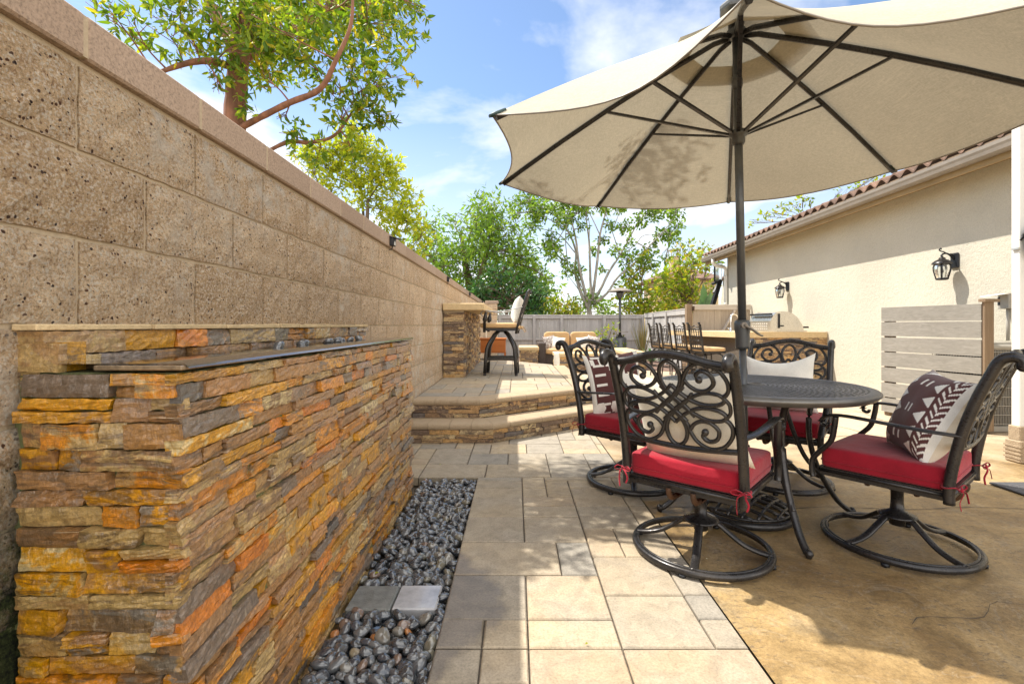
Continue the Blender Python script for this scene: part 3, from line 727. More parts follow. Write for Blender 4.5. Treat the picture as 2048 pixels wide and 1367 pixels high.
# ================================================================ soft goods
def sellip(mb, c, a, b, h, e1=.28, e2=.22, n=40, m=16, mi=0):
    sg=lambda x,e: math.copysign(abs(x)**e,x)
    vs=[]
    for i in range(m+1):
        ph=-pi/2+pi*i/m
        for k in range(n):
            t=2*pi*k/n
            vs.append((c[0]+a*sg(cos(ph),e1)*sg(cos(t),e2),c[1]+b*sg(cos(ph),e1)*sg(sin(t),e2),c[2]+h*sg(sin(ph),e1)))
    mb.add(vs,[(i*n+k,i*n+(k+1)%n,(i+1)*n+(k+1)%n,(i+1)*n+k) for i in range(m) for k in range(n)],mi,True); return mb
def outline(a,b,z,e=.22,n=48):
    sg=lambda x: math.copysign(abs(x)**e,x)
    return [(a*sg(cos(2*pi*k/n)),b*sg(sin(2*pi*k/n)),z) for k in range(n)]
def pillow(w,h,t,mats,pat=None,n=26,seed=1,sag=.0,backpat=None):
    r=random.Random(seed); mb=MB(); ph=[r.uniform(0,6) for _ in range(4)]
    for side in (1,-1):
        rows=[]
        for j in range(n+1):
            row=[]
            for i in range(n+1):
                u=-1+2*i/n; v=-1+2*j/n
                # soft corners: edges bow inward between pointed corners
                x=u*w/2*(1-.10*(1-abs(u)**1.5*0-v*v)*abs(u)**2); z=v*h/2*(1-.10*(1-u*u)*abs(v)**2)
                k=max(0,(1-abs(u)**2.6)*(1-abs(v)**2.6))
                y=side*t/2*k**.55*(1+.06*sin(3*u+ph[0])+.06*sin(4*v+ph[1]+u))+ .006*sin(5*u+ph[2])*sin(4*v+ph[3])*k
                z-=sag*(1-u*u)*(v>0)*v
                row.append((x,y,z))
            rows.append(row if side<0 else row[::-1])
        f=pat if side>0 else backpat
        mb.grid(rows,smooth=True,fm=(lambda i,j,f=f,side=side:(f(((n-1-j) if side>0 else j)/n+.5/n,i/n+.5/n) if f else 0)))
    return mb
def put(o, loc, rz=0, rx=0, ry=0):
    o.matrix_world=Matrix.Translation(loc)@Matrix.Rotation(rz,4,'Z')@Matrix.Rotation(rx,4,'X')@Matrix.Rotation(ry,4,'Y'); return o
# ================================================================ dining chair (origin under the swivel, faces +Y)
BW=.262
def back_y(z):                                          # rake of the back posts
    t=max(0,z-.40); return -.238-.10*t-.34*t*t
def backpt(u,z,dy=0): return V((u, back_y(z)+dy, z))
def make_chair():
    c=thing('dining_chair','x','chair')
    mb=MB()
    ring=[(.305*cos(2*pi*k/56),.305*sin(2*pi*k/56),.026) for k in range(56)]
    mb.tube(ring,.0135,10,closed=True,flat=1.15,up=(0,0,1))
    ring2=[(.291*cos(2*pi*k/56),.291*sin(2*pi*k/56),.037) for k in range(56)]
    mb.tube(ring2,.0065,6,closed=True)
    mb.build('base_ring',M['bronze'],c)
    for k in range(4):
        a=k*pi/2+.25; d=V((cos(a),sin(a),0)); pts=[d*.035+V((0,0,.150)),d*.07+V((0,0,.142)),d*.12+V((0,0,.105)),d*.18+V((0,0,.064)),d*.24+V((0,0,.043)),d*.30+V((0,0,.034))]
        s=MB(); s.tube(spline(pts,5),.0185,8,flat=.6,up=(0,0,1)); s.build('base_spoke',M['bronze'],c)
    for k in range(4):
        a=k*pi/2+.1; MB().lathe([(.001,0),(.017,0),(.017,.014),(.001,.014)],(.303*cos(a),.303*sin(a),.0),10).build('foot_glide',M['black'],c)
    MB().lathe([(.001,.10),(.032,.10),(.034,.138),(.078,.142),(.080,.148),(.07,.153),(.03,.172),(.026,.21),(.026,.262),(.034,.266),(.034,.285),(.001,.285)],n=28).build('pedestal',M['bronze'],c)
    mb=MB()
    for x in (-.055,.055):
        mb.box(x-.014,x+.014,-.17,.15,.284,.292); mb.tube(spline([(x,-.17,.29),(x,-.215,.296),(x,-.24,.325),(x,-.242,.345)],4),.013,8)
        mb.tube(spline([(x,.14,.29),(x,.19,.30),(x,.215,.33),(x,.22,.345)],4),.013,8)
        for y in (-.12,-.06,.06,.11): mb.lathe([(.001,0),(.009,0),(.009,.016),(.005,.017),(.005,.028),(.001,.028)],(x,y,.291),6)
    for y in (-.10,.09): mb.tube([(-.11,y,.300),(.11,y,.300)],.011,8); mb.ball((-.115,y,.3),.015,8,5); mb.ball((.115,y,.3),.015,8,5)
    mb.box(-.09,.09,-.05,.04,.292,.305)
    mb.build('rocker_mechanism',M['rust'],c)
    mb=MB(); z=.352
    q=.245
    for a,b in (((-q,-.232,z),(q,-.232,z)),((q,-.232,z),(q,.245,z)),((q,.245,z),(-q,.245,z)),((-q,.245,z),(-q,-.232,z))): mb.obox(a,b,.022,.038); 
    for a,b in (((-q,-.242,z+.006),(q,-.242,z+.006)),((q+.012,-.23,z+.006),(q+.012,.245,z+.006)),((-q-.012,-.23,z+.006),(-q-.012,.245,z+.006)),((-q,.257,z+.006),(q,.257,z+.006))): mb.tube([a,b],.008,8)
    for x in (-.14,0,.14): mb.obox((x,-.24,.366),(x,.24,.366),.05,.006)
    mb.build('seat_frame',M['bronze'],c)
    cu=MB(); sellip(cu,(0,.008,.420),.254,.244,.053,.20,.13,64,20)
    cu=cu.build('seat_cushion',M['red'],c)
    MB().tube([(x,y+.008,z) for x,y,z in outline(.2555,.2455,.405,.13,72)],.0026,5,closed=True).build('piping',M['red'],cu)
    for s in (-1,1):
        mb=MB(); x=s*BW; y=-.240
        mb.tube([(x+.024*cos(t),y+.024*sin(t),.398+.004*sin(t*2)) for t in [2*pi*k/12 for k in range(12)]],.0055,6,closed=True,flat=.5)
        for k,(dx,dy,dz) in enumerate(((.03,-.05,-.06),(-.02,-.035,-.085))): mb.tube(spline([(x+s*.012,y-.022,.398),(x+dx*.6,y-.045,.385),(x+dx,y+dy,.398+dz*.6),(x+dx*.8,y+dy*1.1,.398+dz)],4),.0045,5,flat=.35)
        for k in (-1,1): mb.tube(spline([(x,y-.024,.398),(x+k*.025,y-.04,.412),(x+k*.04,y-.045,.398),(x+k*.02,y-.036,.39),(x,y-.026,.397)],4),.0045,5,flat=.4)
        mb.tube([(x*.93,y+.03,.402),(x,y+.02,.40)],.006,5); mb.build('cushion_tie',M['red'],cu)
        mb=MB()
        pts=[backpt(s*BW,zz) for zz in (.325,.40,.5,.6,.7,.8,.88,.925)]
        t=pts[-1]; pts+= [t+V((0,-.022,.018)),t+V((0,-.05,.020)),t+V((0,-.068,.006)),t+V((0,-.066,-.014))]
        mb.tube(spline(pts,4),.0205,10); mb.ball(tuple(pts[-1]),.0195,8,6)
        mb.build('back_post',M['bronze'],c)
        # arm: flat strap, curled end, S support
        mb=MB(); xo=s*(BW+.012)
        b0=backpt(s*BW,.615)
        strap=[b0,b0+V((s*.01,.04,.002)),V((xo+s*.014,-.16,.622)),V((xo+s*.02,.0,.634)),V((xo+s*.02,.12,.642)),V((xo+s*.02,.19,.636)),V((xo+s*.02,.225,.614)),V((xo+s*.02,.222,.590)),V((xo+s*.02,.203,.584)),V((xo+s*.02,.196,.598))]
        mb.tube(spline(strap,5),.021,10,flat=.36,up=(0,0,1))
        mb.build('armrest',M['bronze'],c)
        mb=MB()
        sup=[V((xo+s*.02,.165,.634)),V((xo+s*.018,.172,.58)),V((xo+s*.01,.19,.51)),V((xo,.245,.445)),V((xo-s*.004,.275,.40)),V((xo-s*.006,.278,.345)),V((xo-s*.006,.272,.318))]
        mb.tube(spline(sup,5),.018,10,flat=.7,up=(0,1,0)); mb.build('arm_support',M['bronze'],c)
    mb=MB()
    top=[backpt(-BW,.905),backpt(-.17,.918,-.004),backpt(-.08,.942,-.008),backpt(0,.952,-.01),backpt(.08,.942,-.008),backpt(.17,.918,-.004),backpt(BW,.905)]
    mb.tube(spline(top,6),.0165,10,flat=1.1,up=(0,0,1)); mb.build('top_rail',M['bronze'],c)
    mb=MB(); lo=[backpt(-BW,.56),backpt(-.13,.548,-.006),backpt(0,.543,-.008),backpt(.13,.548,-.006),backpt(BW,.56)]
    mb.tube(spline(lo,6),.0125,8); mb.build('lower_rail',M['bronze'],c)
    # scrollwork
    mb=MB(); zc=.737
    def mp(u,v): return backpt(u,zc+v,-.006)
    def strand(pts,r=.0104,k=6,ball=None):
        mb.tube([mp(p.x,p.y) for p in spline([(a,b,0) for a,b in pts],k)],r,8,flat=.85)
        if ball is not None: mb.ball(tuple(mp(*pts[ball])),.0155,9,6)
    topl=[(.085,-.05),(.05,-.008),(.0,.035),(-.032,.075),(-.045,.12),(-.032,.165),(0,.186),(.032,.165),(.045,.12),(.032,.075),(0,.035),(-.05,-.008),(-.085,-.05)]
    strand(topl); strand([(a,-b) for a,b in topl])
    petal=[(-.05,-.075),(-.015,-.04),(.03,.0),(.08,.035),(.135,.057),(.19,.055),(.213,.035),(.19,.014),(.135,.006),(.085,.018),(.04,.045),(0,.082)]
    for sx in (1,-1):
        for sy in (1,-1): strand([(a*sx,b*sy) for a,b in petal])
        strand([(sx*.208,.045),(sx*.228,.022),(sx*.232,0),(sx*.228,-.022),(sx*.208,-.045)],.0095)
        for sy in (1,-1):
            strand([(sx*a,sy*b) for a,b in ((.022,.055),(.048,.085),(.058,.115),(.085,.158),(.135,.182),(.190,.168),(.226,.125),(.234,.085),(.222,.058),(.205,.048))])
            strand([(sx*a,sy*b) for a,b in ((.06,.108),(.078,.083),(.110,.066),(.148,.070),(.178,.100),(.168,.137),(.136,.150),(.112,.132),(.122,.112))],.0104,6,-1)
    for u in (-.10,.10): mb.tube([mp(u,.172+.0),mp(u,.20)],.009,6)
    for u in (-.12,.0,.12): mb.tube([mp(u,-.178),mp(u,-.196)],.009,6)
    mb.build('back_scrollwork',M['bronze'],c)
    return c
def facing(fx,fy): return atan2(fy,fx)-pi/2
chair=make_chair()
CH=[((.882,2.29),(.658,.754),'dark metal swivel chair with scroll back turned to the camera and plain cream pillow'),
    ((1.862,2.345),(-.615,.79),'dark metal swivel chair beside the doormat holding the brown triangle print pillow'),
    ((.80,3.27),(.68,-.73),'dark metal swivel chair next to the stone steps with a stepped pattern pillow'),
    ((1.80,3.28),(-.62,-.78),'dark metal swivel chair on the far side of the table facing the camera')]
seats=[]
for i,(p,f,lb) in enumerate(CH):
    o=chair if i==0 else copy_tree(chair)
    o.location=(p[0],p[1],0); rz=facing(*f); o.rotation_euler=(0,0,rz)
    if i: 
        for ch in o.children:
            if ch.name.startswith('base_spoke'): ch.rotation_euler=(0,0,radians((0,50,20,-30)[i]))
    o['label']=lb; o['group']='red cushioned dining chairs round the table'; seats.append((V((p[0],p[1],0)),rz))
def on_seat(i,x,y,z):
    p,rz=seats[i]; return p+Matrix.Rotation(rz,3,'Z')@V((x,y,z))
# pillows
o=pillow(.50,.45,.17,[M['cream']],seed=3,sag=.03).build('throw_pillow',M['cream']); put(o,on_seat(0,.0,-.165,.655),seats[0][1],radians(17),radians(-5)); tag(o,'plain cream throw pillow leaning on the scroll back of the nearest chair','pillow')
o=pillow(.46,.42,.15,[M['white']],seed=8,sag=.05).build('throw_pillow',M['white']); put(o,on_seat(3,.03,-.18,.66),seats[3][1],radians(16),radians(4)); tag(o,'off white throw pillow with pointed corners on the chair behind the table','pillow')
def pat_step(u,v):
    s=int(v*13)/13; x=u*1.0
    tri=abs(((s*1.15+.1)%1)-.5)*2
    if u<.10 or u>.93: return 1
    if abs(x-(.26+.34*tri))<.095: return 1
    if .70<u<.90 and int(v*26)%4==0: return 1
    if abs(v-.86)<.05 and (u*7)%1<.5: return 1
    if abs(v-.12)<.09 and abs(((u*4)%1)-.5)<(.21-abs(v-.12))*1.6: return 1
    return 0
o=pillow(.42,.44,.14,None,pat_step,n=78,seed=5).build('throw_pillow',[M['brown'],M['white']]); put(o,on_seat(2,.02,-.13,.665),seats[2][1]-radians(32),radians(17),radians(5)); tag(o,'maroon brown pillow with white stepped pattern on the chair near the steps','pillow')
def pat_tri(u,v):
    x=abs(u-.5)*2                                     # bands mirror about the middle
    if x>.95: return 1
    if x>.72:
        k=(x-.72)/.23
        side=1 if k<.5 else -1
        return 1 if ((v*13+side*k*1.6)%1)<.36 else 0
    if x>.30:
        w=((v*5.5)%1)-.5
        return 1 if .36<x<.64 and abs(w)<(x-.36)/.28*.40 else 0
    return 1 if abs(((v*3)%1)-.5)<.14 and .06<x<.14 else 0
o=pillow(.39,.42,.20,None,pat_tri,n=84,seed=6,backpat=lambda u,v:3).build('throw_pillow',[M['brown'],M['white'],M['black_cloth'],M['cream']])
put(o,on_seat(1,-.02,-.125,.65),seats[1][1]+radians(36),radians(26),radians(-4)); tag(o,'brown pillow printed with white triangles and herringbone bands, cream back','pillow')
lbm=MB().add([(-.03,0,-.012),(.03,0,-.012),(.03,0,.012),(-.03,0,.012),(-.03,-.0015,-.012),(.03,-.0015,-.012),(.03,-.0015,.012),(-.03,-.0015,.012)],[(0,1,2,3),(7,6,5,4),(0,4,5,1),(1,5,6,2),(2,6,7,3),(3,7,4,0)])
lb=lbm.build('care_label',M['white'],o); lb.location=(-.15,-.032,-.165); lb.rotation_euler=(radians(-20),0,radians(-20))
# ================================================================ table
TX,TY,TZ=1.37,2.75,.735
tb=thing('patio_table','round dark cast metal table with a woven lattice top','table',(TX,TY,0))
mb=MB(); RT=.585
def ann(r0,r1,a0,a1,z,n):
    vs=[];
    for k in range(n+1):
        a=lerp(a0,a1,k/n); vs+=[(r0*cos(a),r0*sin(a),z),(r1*cos(a),r1*sin(a),z)]
    mb.add(vs,[(2*k,2*k+1,2*k+3,2*k+2) for k in range(n)])
r=.05; row=0
while r<.525:
    ann(r,r+.0125,0,2*pi,TZ-.0015,96)
    # raised weave strip
    n=max(6,int(2*pi*(r+.019)/.043)); w=2*pi/n
    for k in range(n):
        a=(k+.5*(row%2))*w; ann(r+.0125,r+.0242,a,a+w*.45,TZ-.0005,3)
        # slot cheeks
        for aa in (a,a+w*.45):
            p=[((r+q)*cos(aa),(r+q)*sin(aa)) for q in (.0125,.0242)]
            mb.add([(p[0][0],p[0][1],TZ-.0005),(p[1][0],p[1][1],TZ-.0005),(p[1][0],p[1][1],TZ-.014),(p[0][0],p[0][1],TZ-.014)],[(0,1,2,3)])
    mb.lathe([(r,TZ-.014),(r,TZ-.004)],n=96,smooth=True); mb.lathe([(r+.0125,TZ-.004),(r+.0125,TZ-.014)],n=96,smooth=True)
    r+=.0242; row+=1
mb.lathe([(.036,TZ-.012),(.036,TZ+.003),(.05,TZ+.003),(.05,TZ-.012)],n=32)
mb.build('table_top',M['pewter2'] if 'pewter2' in M else M['bronze'],tb)
MB().lathe([(r-.004,TZ-.02),(r-.004,TZ-.002),(.54,TZ+.001),(.556,TZ+.0005),(.574,TZ-.004),(.583,TZ-.012),(.585,TZ-.020),(.578,TZ-.026),(.572,TZ-.034),(.560,TZ-.044),(.545,TZ-.046),(.54,TZ-.03),(r-.004,TZ-.02)],n=96).build('table_rim',M['pewter2'] if 'pewter2' in M else M['bronze'],tb)
for k in range(4):
    a=-pi/2+k*pi/2-.04; d=V((cos(a),sin(a),0)); z=V((0,0,1))
    mb=MB(); prof=[(.36,.70),(.315,.62),(.30,.52),(.305,.42),(.335,.30),(.385,.19),(.455,.08),(.515,.025),(.535,.018)]
    mb.tube(spline([d*p+z*q for p,q in prof],5),[.019]*2+[.019]*39,10,flat=.75,up=(0,0,1)); mb.ball(tuple(d*.54+z*.018),.02,10,6); mb.lathe([(.001,0),(.014,0),(.014,.014),(.001,.014)],tuple(d*.54),10)
    mb.build('leg',M['bronze'],tb)
    mb=MB(); prof=[(.14,.70),(.17,.60),(.22,.45),(.28,.32),(.36,.225),(.41,.16)]
    mb.tube(spline([d*p+z*q for p,q in prof],5),.013,8); mb.build('leg_brace',M['bronze'],tb)
MB().tube([(.36*cos(2*pi*k/40),.36*sin(2*pi*k/40),.70) for k in range(40)],.011,8,closed=True).build('apron_ring',M['bronze'],tb)
# ================================================================ umbrella and base
PX,PY=1.303,2.75
APX=V((1.262,2.752,2.772))
TIP=[V(p) for p in ((-.1125,2.1928,2.0283),(-.1076,3.3190,2.0486),(.6922,4.1120,2.0874),(1.8185,4.1071,2.1220),(2.6115,3.3072,2.1321),(2.6066,2.1810,2.1118),(1.8067,1.3880,2.0730),(.6804,1.3929,2.0384))]
um=thing('patio_umbrella','large octagonal beige market umbrella with dark ribs and crank pole over the table','umbrella',(PX,PY,0))
def pole_at(z): t=(z-.75)/(2.772-.75); return V((lerp(PX,APX.x,t),PY+.002*t,z))
MB().tube([pole_at(.05),pole_at(1.0)],.0195,16).build('lower_pole',M['polemetal'],um,True)
MB().tube([pole_at(1.0),pole_at(2.80)],.0225,16).build('upper_pole',M['polemetal'],um,True)
MB().tube([pole_at(2.42),pole_at(2.44),pole_at(2.47),pole_at(2.50)],[.024,.029,.029,.024],12).build('pole_joint',M['polemetal'],um,True)
mb=MB(); mb.tube([pole_at(z) for z in (.935,.95,1.02,1.045,1.085,1.10)],[.036,.040,.038,.043,.043,.034],16); ch=mb.build('crank_housing',M['polemetal'],um,True)
h0=pole_at(1.065)-V((PX,PY,0))
mb=MB(); mb.tube([h0+V((-.012,-.03,.005)),h0+V((-.012,-.056,.005))],.017,12); mb.tube(spline([h0+V((-.014,-.056,.006)),h0+V((.03,-.06,-.02)),h0+V((.068,-.062,-.048)),h0+V((.085,-.062,-.054))],4),[.013]*4+[.012]*4+[.009]*5,10,flat=.6,up=(0,0,1))
mb.build('crank_handle',M['gutter'],ch)
HUB=pole_at(2.735); RUN=pole_at(2.164)
mb=MB(); mb.tube([pole_at(z) for z in (2.71,2.72,2.755,2.765)],[.03,.052,.052,.03],16); mb.build('top_hub',M['polemetal'],um,True)
mb=MB(); mb.tube([pole_at(z) for z in (2.10,2.115,2.15,2.155,2.18,2.185)],[.027,.036,.036,.05,.05,.03],16); mb.build('runner',M['polemetal'],um,True)
def ridge(k,t): 
    p=APX.lerp(TIP[k],t); return p+V((0,0,.035*4*t*(1-t)))
SAG=(.01,.07,.06,.07,.06,.05,.01,.04); INW=(.06,.07,.06,.06,.06,.08,.13,.15)
def gore(k,t,s,lift=0):
    a=ridge(k,t); b=ridge((k+1)%8,t); p=a.lerp(b,s); q=4*s*(1-s)
    i=INW[k]*q*t*t                                       # scalloped hem
    return V((lerp(p.x,APX.x,i),lerp(p.y,APX.y,i),p.z+lift-SAG[k]*q*t**1.6))
mb=MB()
for k in range(8):
    mb.grid([[gore(k,lerp(.17,1,i/18),j/12) for j in range(13)] for i in range(19)])
cn=mb.build('canopy',M['canopy'],um,True)
# hem: a folded band along the rim
mb=MB()
for k in range(8): mb.tube([gore(k,.997,j/12,-.002) for j in range(13)],.004,5)
mb.build('hem',M['gutter'],cn).location=(0,0,0)
hem=[o for o in cn.children if o.name.startswith('hem')][0]
for v in hem.data.vertices: v.co-=um.location
mb=MB()
for k in range(8): mb.grid([[gore(k,lerp(.0,.27,i/6),j/8,.05-.02*(i/6)) for j in range(9)] for i in range(7)])
vf=mb.build('vent_flap',M['canopy'],um,True)
for k in range(8):
    d=(TIP[k]-HUB).normalized(); e=ridge(k,1.0)
    pts=[HUB+ (ridge(k,.03)-APX)*1.0+V((0,0,-.0)) ]+[ridge(k,t)+V((0,0,-.020)) for t in (.08,.3,.5,.7,.9,.985)]
    mb=MB(); mb.tube(pts,.0125,6,flat=1.25,up=(0,0,1)); mb.build('rib',M['bronze'],um,True)
    mb=MB(); j=ridge(k,.5)+V((0,0,-.03)); dd=(j-RUN); dd.z=0; dd.normalize()
    mb.obox(RUN+dd*.04,j,.020,.013); mb.build('strut',M['bronze'],um,True)
    mb=MB(); mb.tube([ridge(k,.955)+V((0,0,-.006)),ridge(k,.985)+V((0,0,-.004)),ridge(k,1.006)],[.018,.02,.012],8,flat=.6,up=(0,0,1)); mb.build('rib_cap',M['darkcap'],um,True)
t0=pole_at(2.865)
mb=MB(); mb.tube([pole_at(2.78),pole_at(2.88)],.045,8); mb.lathe([(.001,.0),(.088,.0),(.092,.012),(.092,.028),(.078,.046),(.03,.058),(.001,.06)],tuple(t0),8,smooth=False); mb.build('finial',M['polemetal'],um,True)
ub=thing('umbrella_base','round black lattice umbrella base on the concrete beneath the table','umbrella base',(PX,PY,0))
mb=MB(); RB=.255
mb.tube([(RB*cos(2*pi*k/48),RB*sin(2*pi*k/48),.020) for k in range(48)],.02,8,closed=True); mb.tube([(RB*.93*cos(2*pi*k/48),RB*.93*sin(2*pi*k/48),.045) for k in range(48)],.009,8,closed=True)
mb.build('base_ring',M['bronze'],ub)
mb=MB(); dome=lambda x,y: .045+.05*(1-(x*x+y*y)/RB/RB)
for a in (pi/4,-pi/4):
    for k in range(-3,4):
        o=k*.07; L=sqrt(max(0,(RB*.95)**2-o*o)); pts=[]
        for q in range(9):
            t=lerp(-L,L,q/8); x=t*cos(a)-o*sin(a); y=t*sin(a)+o*cos(a); pts.append((x,y,dome(x,y)))
        mb.tube(pts,.009,6)
mb.build('lattice',M['bronze'],ub)
MB().lathe([(.05,.06),(.045,.11),(.03,.14),(.028,.36),(.034,.365),(.034,.385),(.024,.39)],n=20).build('pole_collar',M['bronze'],ub)
# ================================================================ bar stool at the wall bar (faces the wall)
bs=thing('bar_stool','tall dark swivel bar stool with tan cushion pulled up to the stone bar','bar stool',(-.21,7.05,ZU),facing(-1,.06))
for sx in (-1,1):
    for sy in (-1,1):
        mb=MB(); pts=[V((sx*.07,sy*.055,.625)),V((sx*.10,sy*.10,.58)),V((sx*.165,sy*.175,.45)),V((sx*.19,sy*.20,.38)),V((sx*.20,sy*.215,.2)),V((sx*.205,sy*.225,.03))]
        mb.tube(pts,.026,8); mb.lathe([(.001,0),(.02,0),(.024,.01),(.02,.035),(.001,.036)],(sx*.205,sy*.225,0),10); mb.build('leg',M['bronze'],bs)
mb=MB()
for a,b in (((-.2,-.218,.20),(.2,-.218,.20)),((-.2,.218,.20),(.2,.218,.20)),((-.2,-.218,.24),(-.2,.218,.24)),((.2,-.218,.24),(.2,.218,.24))): mb.obox(a,b,.035,.04)
mb.build('footrest',M['bronze'],bs)
MB().box(-.09,.09,-.08,.08,.62,.645).build('swivel_plate',M['black'],bs)
mb=MB()
for a,b in (((-.23,-.23,.658),(.23,-.23,.658)),((-.23,.23,.658),(.23,.23,.658)),((-.23,-.23,.658),(-.23,.23,.658)),((.23,-.23,.658),(.23,.23,.658))): mb.obox(a,b,.03,.035)
mb.obox((-.23,0,.652),(.23,0,.652),.12,.02); mb.build('seat_frame',M['bronze'],bs)
cu=MB(); sellip(cu,(0,.02,.715),.25,.275,.042,.4,.2); cu=cu.build('seat_cushion',M['tan'],bs)
for s in (-1,1):
    mb=MB(); mb.tube(spline([(s*.25,-.26,.69),(s*.27,-.30,.70),(s*.26,-.33,.66),(s*.25,-.35,.62)],4),.012,6,flat=.5); mb.ball((s*.25,-.28,.685),.025,8,5); mb.build('cushion_tie',M['tan'],cu)
def sby(z): return -.235-.23*(z-.65)-.12*(z-.65)**2
mb=MB()
for s in (-1,1):
    pts=[V((s*.235,sby(z),z)) for z in (.60,.72,.85,1.0,1.12,1.19)]; pts.append(pts[-1]+V((0,-.02,.02)))
    mb.tube(pts,.019,8); mb.ball(tuple(pts[-1]),.024,8,6)
mb.tube(spline([V((s*.235,sby(1.16)-.004*(1-abs(s)),1.16+.035*(1-abs(s)))) for s in (-1,-.5,0,.5,1)],4),.016,8); mb.tube([V((-.235,sby(.78),.78)),V((.235,sby(.78),.78))],.012,8)
for s in (-1,1):
    for cz in (.87,1.06):
        mb.tube(spline([V((s*(.11+.09*cos(t)),sby(cz+.08*sin(t)),cz+.08*sin(t))) for t in [2*pi*k/10 for k in range(11)]],2),.008,6)
mb.tube(spline([V((.06*cos(t),sby(.97+.17*sin(t)),.97+.17*sin(t))) for t in [2*pi*k/12 for k in range(13)]],2),.008,6)
mb.build('backrest',M['bronze'],bs)
for s in (-1,1):
    mb=MB(); mb.tube(spline([V((s*.24,sby(.98),.98)),V((s*.27,-.14,.935)),V((s*.285,.05,.91)),V((s*.285,.20,.925)),V((s*.285,.265,.90)),V((s*.28,.265,.86)),V((s*.28,.245,.85))],5),.017,8,flat=.4,up=(0,0,1)); mb.build('armrest',M['pewter'],bs)
    mb=MB(); mb.tube([V((s*.28,.20,.91)),V((s*.275,.205,.87)),V((s*.27,.21,.82)),V((s*.265,.215,.79)),V((s*.26,.22,.77)),V((s*.255,.225,.62))],[.014,.02,.034,.036,.02,.02],10); mb.build('arm_support',M['bronze'],bs)
o=pillow(.40,.40,.16,None,seed=12).build('throw_pillow',M['white']); rz=bs.rotation_euler[2]
put(o,bs.location+Matrix.Rotation(rz,3,'Z')@V((0,-.235,.945)),rz,radians(13)); tag(o,'cream pillow leaning on the back of the single bar stool by the wall','pillow')
# ================================================================ kitchen island, stools
isl=thing('outdoor_kitchen','ledge stone outdoor kitchen island with thick tan slab counter against the house','kitchen island',(4.5,9,0))
A=V((3.72,8.12)); B=V((5.27,8.12)); Cc=V((5.36,10.5)); D=V((3.34,10.5))
s=MB(); ledger(s,(3.80,8.16,0),(1,0,0),(0,-1,0),1.5,0,.86,rmin=.03,rmax=.06,lmin=.09,lmax=.32,seed=301,fine=False)
d=(A-D).normalized(); ledger(s,(3.62,10.45,0),(d.x,d.y,0),(d.y,-d.x,0),2.3,0,.86,rmin=.03,rmax=.06,seed=302,fine=False); s.build('stone_base',M['drystone'],isl,True)
MB().poly([(3.82,8.17),(5.3,8.17),(5.38,10.4),(3.64,10.4)],0,.85).build('core',M['sand'],isl,True)
mb=MB(); mb.poly([(A.x,A.y),(B.x,B.y),(Cc.x,Cc.y),(D.x,D.y)],.858,.955); mb.build('slab_top',M['slabcap'],isl,True)
gr=thing('gas_grill','stainless built in gas grill with a domed hood on the island','grill',(4.7,8.65,.956))
prof=[(0,0),(0,.17),(.05,.26),(.10,.315),(.20,.335),(.30,.325),(.40,.285),(.48,.215),(.54,.12),(.575,.02),(.575,0)]
mb=MB(); X0=4.40
def slabprof(y0,y1,sc=1.0):
    n=len(prof); vs=[(X0+.29+(a-.29)*sc,y0,.957+.02+b*sc) for a,b in prof]+[(X0+.29+(a-.29)*sc,y1,.957+.02+b*sc) for a,b in prof]
    mb.add(vs,[list(range(n)),[n+i for i in range(n)][::-1]]+[(i,n+i,n+(i+1)%n,(i+1)%n) for i in range(n)])
slabprof(8.34,9.0,.985); slabprof(8.30,8.345,1.0); slabprof(8.995,9.04,1.0); mb.build('hood',M['steel'],gr,True)
MB().box(X0-.03,X0+.62,8.28,9.06,.957,.978).build('firebox',M['steel'],gr,True)
mb=MB(); mb.obox((X0+.02,8.32,1.262),(X0+.02,9.02,1.262),.05,.03); mb.build('hood_handle',M['black'],gr,True)
mb=MB()
for j in range(3):
    for i in range(7): mb.lathe([(.001,0),(.02,0),(.02,.004),(.001,.004)],(0,0,0),8); 
mb.v=[]; mb.f=[]; mb.m=[]; mb.sm=[]
for j in range(3):
    for i in range(8): mb.box(X0-.004,X0+.002,8.40+i*.07+.02*(j%2),8.43+i*.07+.02*(j%2),1.0+j*.045,1.016+j*.045)
mb.build('glint_dots',M['whitep'],gr,True)  # white dots paint sunlit reflections on the perforated hood front
mb=MB(); mb.box(X0+.13,X0+.16,8.285,8.302,1.02,1.27); mb.lathe([(.001,0),(.028,0),(.028,.02),(.001,.02)],(X0+.2,8.292,1.05),12); mb.box(X0+.60,X0+.68,8.33,8.36,1.02,1.05); mb.build('rotisserie_bracket',M['black'],gr,True)
fa=thing('faucet','slim chrome gooseneck faucet on the island counter','faucet',(3.98,8.9,.956))
MB().lathe([(.03,0),(.03,.012),(.02,.02),(.018,.06),(.014,.07)],n=12).build('faucet_body',M['chrome'],fa)
MB().tube(spline([(0,0,.05),(0,0,.24),(.02,-.0,.30),(.07,0,.32),(.12,0,.29),(.13,0,.25)],5),.012,8).build('spout',M['chrome'],fa)
MB().tube([(-.02,0,.04),(-.06,-.02,.06)],.008,6).build('handle',M['chrome'],fa)
